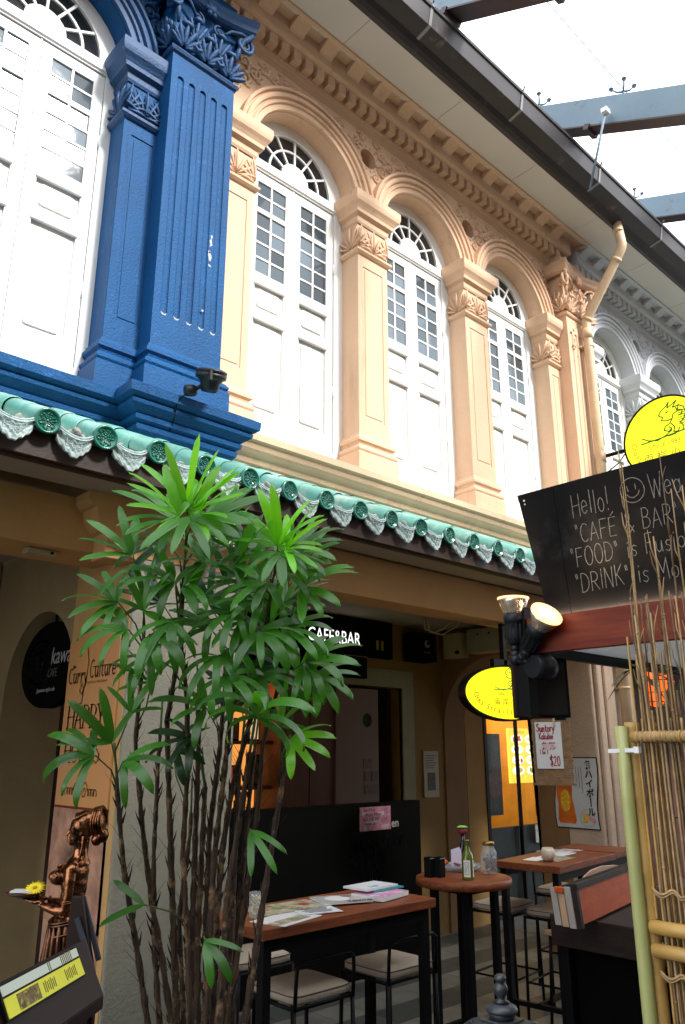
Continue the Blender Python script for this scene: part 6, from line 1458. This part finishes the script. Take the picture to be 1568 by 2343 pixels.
def frond(H, base, size, phi, tau, spread, n, droop, kind):
    H = Vector(H); base = Vector(base); size *= 1.13; ph = math.radians(phi); p = (CR*math.cos(ph)+UPV*math.sin(ph)+TWD_*tau).normalized()
    mid = (base+H)/2+Vector((0,0,.04*(H-base).length))-p*.02; pet = MB().tube([base, mid, H-p*.006, H], [.0038,.003,.0026,.004], 6).build('frond', STEMG, palm)
    nrm = (UPV*.65+TWD_*.85); nrm = (nrm-p*nrm.dot(p)).normalized(); side = p.cross(nrm).normalized()
    for k in range(n):
        th = math.radians(-spread/2+spread*k/max(1,n-1)+rnd.uniform(-5,5)); d = (p*math.cos(th)+side*math.sin(th)+nrm*rnd.uniform(.05,.22)).normalized()
        up = UPV*.75+TWD_*rnd.uniform(.3,1.0); up = up-d*up.dot(d)
        up.normalize(); y = up.cross(d).normalized()
        L = size*(1-.22*abs(th)/math.radians(110))*rnd.uniform(.88,1.08)
        dr = droop*(1.0 if d.z > .3 else 1.15); vi = min(4, max(0, int(round(dr/.33+rnd.uniform(-.4,.4)))))
        me = LMS[kind][vi][rnd.randrange(4)]
        ob = bpy.data.objects.new('leaflet', me); COL.objects.link(ob); ob.parent = pet
        M = Matrix((d, y, up)).transposed().to_4x4(); M = Matrix.Translation(H-PC) @ M @ Matrix.Diagonal((L, min(L,.24)*1.0, L, 1)); ob.matrix_local = M; nleaf[0] += 1
STEMS = [[(1.692,2.822,0.867),(1.648,2.835,1.069),(1.577,2.868,1.378),(1.509,2.842,1.672),(1.481,2.836,1.829)],
 [(1.778,2.801,0.854),(1.740,2.825,1.056),(1.691,2.856,1.278),(1.632,2.856,1.542),(1.573,2.844,1.830),(1.546,2.790,2.057),(1.527,2.752,2.254)],
 [(1.820,2.831,0.839),(1.806,2.875,1.187),(1.772,2.893,1.581),(1.722,2.871,1.916),(1.687,2.749,2.200),(1.637,2.672,2.448),(1.584,2.582,2.628)],
 [(1.808,2.723,0.864),(1.793,2.750,1.132),(1.763,2.765,1.432),(1.732,2.713,1.733),(1.704,2.702,1.993),(1.648,2.701,2.278),(1.614,2.690,2.430)],
 [(1.882,2.789,0.836),(1.879,2.810,1.111),(1.878,2.808,1.419),(1.878,2.807,1.663),(1.849,2.805,1.780)],
 [(1.841,2.677,0.868),(1.848,2.689,1.134),(1.853,2.682,1.432),(1.858,2.652,1.700),(1.849,2.607,1.962),(1.858,2.580,2.164),(1.860,2.555,2.301)],
 [(1.929,2.756,0.833),(1.933,2.773,1.109),(1.943,2.764,1.418),(1.956,2.729,1.663),(1.973,2.642,1.933),(1.946,2.534,2.202),(1.915,2.466,2.403),(1.892,2.402,2.515)],
 [(1.915,2.647,0.859),(1.948,2.642,1.083),(1.969,2.613,1.367),(1.979,2.584,1.619),(1.984,2.574,1.831),(1.994,2.489,2.064),(2.015,2.444,2.252)],
 [(1.958,2.735,0.832),(1.984,2.736,1.107),(1.996,2.750,1.415),(1.997,2.750,1.695),(1.988,2.706,1.918)],
 [(1.936,2.571,0.871),(1.980,2.562,1.163),(2.019,2.556,1.414),(2.043,2.534,1.618),(2.057,2.516,1.797),(2.053,2.472,1.998)],
 [(1.944,2.804,0.820),(1.931,2.834,1.100),(1.933,2.841,1.494),(1.947,2.812,1.832),(1.935,2.782,2.078),(1.882,2.731,2.269)],
 [(1.793,2.906,0.829),(1.767,2.941,1.107),(1.748,2.950,1.418),(1.738,2.945,1.746),(1.726,2.922,2.004)],
 [(1.937,2.891,0.803),(1.933,2.928,1.086),(1.914,2.914,1.490),(1.895,2.895,1.832),(1.833,2.842,2.148)],
 [(2.012,2.754,0.817),(2.027,2.765,1.097),(2.050,2.760,1.410),(2.052,2.734,1.694),(2.057,2.703,1.937)],
 [(1.834,2.587,0.888),(1.855,2.606,1.075),(1.872,2.619,1.286),(1.907,2.607,1.542),(1.926,2.580,1.797),(1.927,2.552,1.929)],
 [(1.893,2.898,0.811),(1.878,2.946,1.168),(1.896,2.925,1.490),(1.889,2.921,1.693)]]
tips = []
for si, S in enumerate(STEMS):
    pts = [Vector(s) for s in S]; b0_ = Vector((PC.x+(pts[0].x-PC.x)*.7, PC.y+(pts[0].y-PC.y)*.7, .50)); pts = [b0_]+pts
    fine = []; 
    for a, b in zip(pts, pts[1:]):
        m = max(2, int((b-a).length/.03)); fine += [a+(b-a)*(i/m)+Vector((rnd.uniform(-.0012,.0012),)*3) for i in range(m)]
    fine.append(pts[-1]); n = len(fine); r0 = rnd.uniform(.0125,.0165)
    rad = [r0*(1-.45*i/n)*(1+.16*math.sin(i*1.9+si)+rnd.uniform(-.08,.08)) for i in range(n)]
    top = int(n*(.93 if len(S) > 4 else .9)); st_ = MB().tube(fine[:top], rad[:top], 8).build('stem', BARK, palm)
    MB().tube(fine[top-1:], [rad[top-1]*.6]*(n-top+1), 7).build('green_shoot', STEMG, palm)
    fi = MB()
    for i in range(6, top):                                    # sheath stubs and shreds of fibre
        c = fine[i]; t = (fine[min(i+1,n-1)]-fine[i-1]).normalized()
        for q in range(rnd.choice([0,0,1,1])):
            a = rnd.uniform(0,6.28); o = Vector((math.cos(a),math.sin(a),0)); L = rnd.uniform(.015,.05)
            fi.tube([c+o*rad[i]*.8-t*.012, c+o*rad[i]*1.15, c+o*(rad[i]+L*.30)+t*L*.55, c+o*(rad[i]+L*.42)+t*L], [.005,.0045,.0025,.0005], 4)
        if rnd.random() < .5:
            a = rnd.uniform(0,6.28); o = Vector((math.cos(a),math.sin(a),0)); fi.tube([c+o*rad[i]*.9, c+o*(rad[i]*1.2+.01)+t*.02, c+o*(rad[i]+.035)+t*.05], [.0012,.001,.0004], 3)
    f_ = fi.build('sheath_fibre', FIB, st_); f_['kind'] = 'stuff'
    tips.append((fine, rad))
FR = [ # hub point, size, leaf direction, lean to the street, spread, leaflets, droop, kind, stem
 ((1.551,2.531,2.694),0.29,82,0.3,235,11,0.16,'y',2),
 ((1.563,2.484,2.665),0.24,40,0.5,150,6,0.3,'y',2),
 ((1.508,2.520,2.662),0.24,140,0.5,150,5,0.3,'y',2),
 ((1.840,2.276,2.545),0.2,30,0.5,140,5,0.35,'y',6),
 ((1.556,2.631,2.678),0.25,170,0.35,150,6,0.45,'g',2),
 ((1.677,2.599,2.695),0.24,12,0.3,150,6,0.45,'g',2),
 ((1.509,2.452,2.644),0.25,-60,0.8,120,5,0.35,'g',2),
 ((1.772,2.629,2.717),0.2,35,0.25,190,8,0.35,'g',2),
 ((1.838,2.323,2.566),0.23,72,0.35,230,10,0.2,'y',6),
 ((1.926,2.335,2.558),0.22,8,0.4,130,6,0.5,'g',6),
 ((1.879,2.471,2.575),0.21,165,0.3,130,5,0.5,'g',6),
 ((1.810,2.279,2.528),0.2,-80,0.8,110,5,0.4,'g',6),
 ((1.430,2.721,2.533),0.21,140,0.15,110,5,0.25,'g',1),
 ((1.427,2.688,2.489),0.17,-95,0.5,60,2,0.4,'g',1),
 ((1.555,2.607,2.426),0.21,160,0.5,150,7,0.75,'g',3),
 ((1.579,2.574,2.408),0.2,20,0.5,120,6,0.7,'g',3),
 ((1.577,2.724,2.610),0.22,200,0.2,120,5,0.5,'d',2),
 ((1.407,2.765,2.347),0.2,165,0.35,170,7,0.55,'g',1),
 ((1.477,2.677,2.311),0.19,70,0.3,170,6,0.3,'g',1),
 ((1.407,2.671,2.233),0.21,185,0.5,150,6,0.85,'g',1),
 ((1.461,2.588,2.210),0.2,-25,0.5,120,5,0.7,'g',1),
 ((1.519,2.680,2.146),0.18,230,0.5,100,4,0.7,'g',3),
 ((1.810,2.496,2.446),0.2,110,0.3,190,8,0.4,'g',5),
 ((1.847,2.427,2.354),0.2,150,0.5,150,6,0.7,'g',6),
 ((1.959,2.323,2.415),0.22,25,0.4,170,8,0.5,'g',7),
 ((1.916,2.367,2.477),0.2,60,0.4,160,7,0.45,'g',6),
 ((1.741,2.451,2.310),0.2,200,0.6,150,6,0.75,'g',5),
 ((1.707,2.572,2.253),0.2,170,0.5,140,5,0.8,'g',5),
 ((1.794,2.365,2.231),0.21,-30,0.6,140,6,0.8,'g',6),
 ((1.908,2.337,2.248),0.2,-10,0.5,160,7,0.7,'g',7),
 ((1.678,2.463,2.140),0.2,230,0.7,130,5,0.9,'g',10),
 ((1.700,2.433,2.067),0.21,-60,0.8,170,6,0.95,'g',10),
 ((1.944,2.457,2.127),0.19,210,0.4,140,5,0.7,'d',7),
 ((1.991,2.327,2.128),0.22,-5,0.5,170,8,0.75,'g',7),
 ((2.072,2.355,2.086),0.18,-20,0.4,120,5,0.7,'g',9),
 ((1.762,2.326,1.918),0.26,85,0.75,200,7,1.25,'g',8),
 ((1.909,2.561,1.996),0.18,140,0.3,140,5,0.6,'d',8),
 ((1.974,2.390,1.845),0.19,-12,0.5,110,5,0.45,'y',9),
 ((2.003,2.494,1.896),0.17,60,0.3,120,4,0.4,'g',9),
 ((1.352,2.734,1.786),0.21,165,0.5,150,6,0.95,'g',0),
 ((1.425,2.753,1.828),0.2,120,0.2,110,4,0.3,'g',0),
 ((1.423,2.641,1.765),0.18,-10,0.5,110,4,0.8,'g',0),
 ((1.579,2.771,2.057),0.16,120,0.3,140,5,0.4,'g',1),
 ((1.478,2.721,1.937),0.15,75,0.2,120,4,0.25,'g',0),
 ((1.710,2.581,1.956),0.19,160,0.5,140,5,0.8,'g',10),
 ((1.731,2.691,1.846),0.18,190,0.4,130,5,0.7,'d',4),
 ((1.828,2.426,1.528),0.17,-50,0.5,60,3,0.4,'g',7),
 ((1.730,2.810,1.797),0.17,20,0.4,120,4,0.7,'d',3),
 ((1.590,2.727,1.276),0.16,170,0.3,70,2,0.3,'g',3),
 ((1.655,2.429,1.200),0.15,-40,0.5,60,3,0.5,'g',5),
 ((1.802,2.476,2.286),0.2,200,0.6,160,6,0.6,'g',5),
 ((1.945,2.494,2.286),0.2,60,0.4,180,8,0.5,'g',6),
 ((2.007,2.489,2.382),0.2,20,0.3,170,7,0.5,'g',7),
 ((1.930,2.599,2.442),0.2,160,0.3,160,7,0.5,'g',6),
 ((1.772,2.514,2.185),0.2,-20,0.6,160,6,0.8,'g',10),
 ((1.846,2.412,2.083),0.2,-60,0.7,160,6,0.8,'g',8),
 ((2.015,2.407,2.060),0.19,30,0.4,150,6,0.5,'g',7),
 ((1.841,2.674,2.629),0.19,100,0.2,180,7,0.5,'g',6),
 ((1.918,2.623,2.614),0.18,60,0.2,170,6,0.5,'d',6),
 ((2.005,2.380,2.547),0.18,35,0.3,150,6,0.4,'g',6),
 ((1.516,2.547,2.263),0.2,-100,0.7,110,4,0.8,'g',3),
 ((1.627,2.812,2.378),0.18,140,0.2,120,5,0.5,'d',3),
 ((1.672,2.574,2.509),0.2,150,0.4,170,7,0.5,'g',2),
 ((1.754,2.482,2.506),0.2,40,0.4,170,7,0.5,'g',6),
 ((1.819,2.366,2.427),0.2,200,0.6,150,6,0.7,'g',6),
 ((1.791,2.709,2.384),0.19,60,0.3,170,7,0.5,'d',5),
 ((2.002,2.591,2.212),0.19,150,0.3,160,7,0.6,'d',6),
 ((1.933,2.667,2.001),0.18,120,0.3,160,6,0.6,'d',8),
 ((1.893,2.738,2.495),0.2,90,0.1,180,6,0.4,'d',6),
 ((2.057,2.580,2.382),0.19,60,0.2,160,6,0.5,'d',7)]

for i, f in enumerate(FR):
    H = Vector(f[0]); fine, rad = tips[f[8]]
    tgt = Vector(H)-Vector((0,0,.16)); j = min(range(int(len(fine)*.35), len(fine)), key=lambda q: (fine[q]-tgt).length); frond(H, fine[j], *f[1:8])
print('leaflets', nleaf[0])

# ================================================================ FLOODLIGHT ON THE BLUE LEDGE
bfl = thing('ledge_floodlight', 'black round outdoor floodlight on the blue ledge under the fluted pilaster', 'floodlight', (2.3511,3.7200,3.9007))
f0 = Vector((2.2607,3.7400,3.8691)); f1 = Vector((2.3461,3.6600,3.9414)); ax_ = Vector((-.10,-.30,.95)).normalized()
MB().lathe([(.030,-.035),(.036,-.02),(.036,.02),(.028,.035)], f0, (1,-.3,.2), 18).build('junction', BLKP, bfl)
MB().tube([f0, (f0+f1)/2-Vector((0,0,.01)), f1-ax_*.05], .014, 8).build('arm', BLKP, bfl)
MB().lathe([(.045,-.075),(.055,-.06),(.060,-.02),(.078,.0),(.092,.006),(.094,.022),(.090,.026),(.088,.034),(.095,.038),(.094,.05),(.08,.056),(.0001,.058)], f1, ax_, 28).build('housing', BLKP, bfl)
MB().box(f1.x-.06,f1.x-.045,f1.y-.09,f1.y-.07,f1.z-.05,f1.z+.01).build('clip', BLKP, bfl)
MB().tube([f0+Vector((-.02,-.02,-.02)), (2.2109,3.7750,3.8106), (2.2036,3.8000,3.7512), (2.2258,3.8500,3.7033), (2.2187,3.8800,3.6396)], .005, 6).build('cable', BLK, bfl)

# ---------------------------------------------------------------- tidy
for o in bpy.data.objects:
    if '_o' in o: del o['_o']
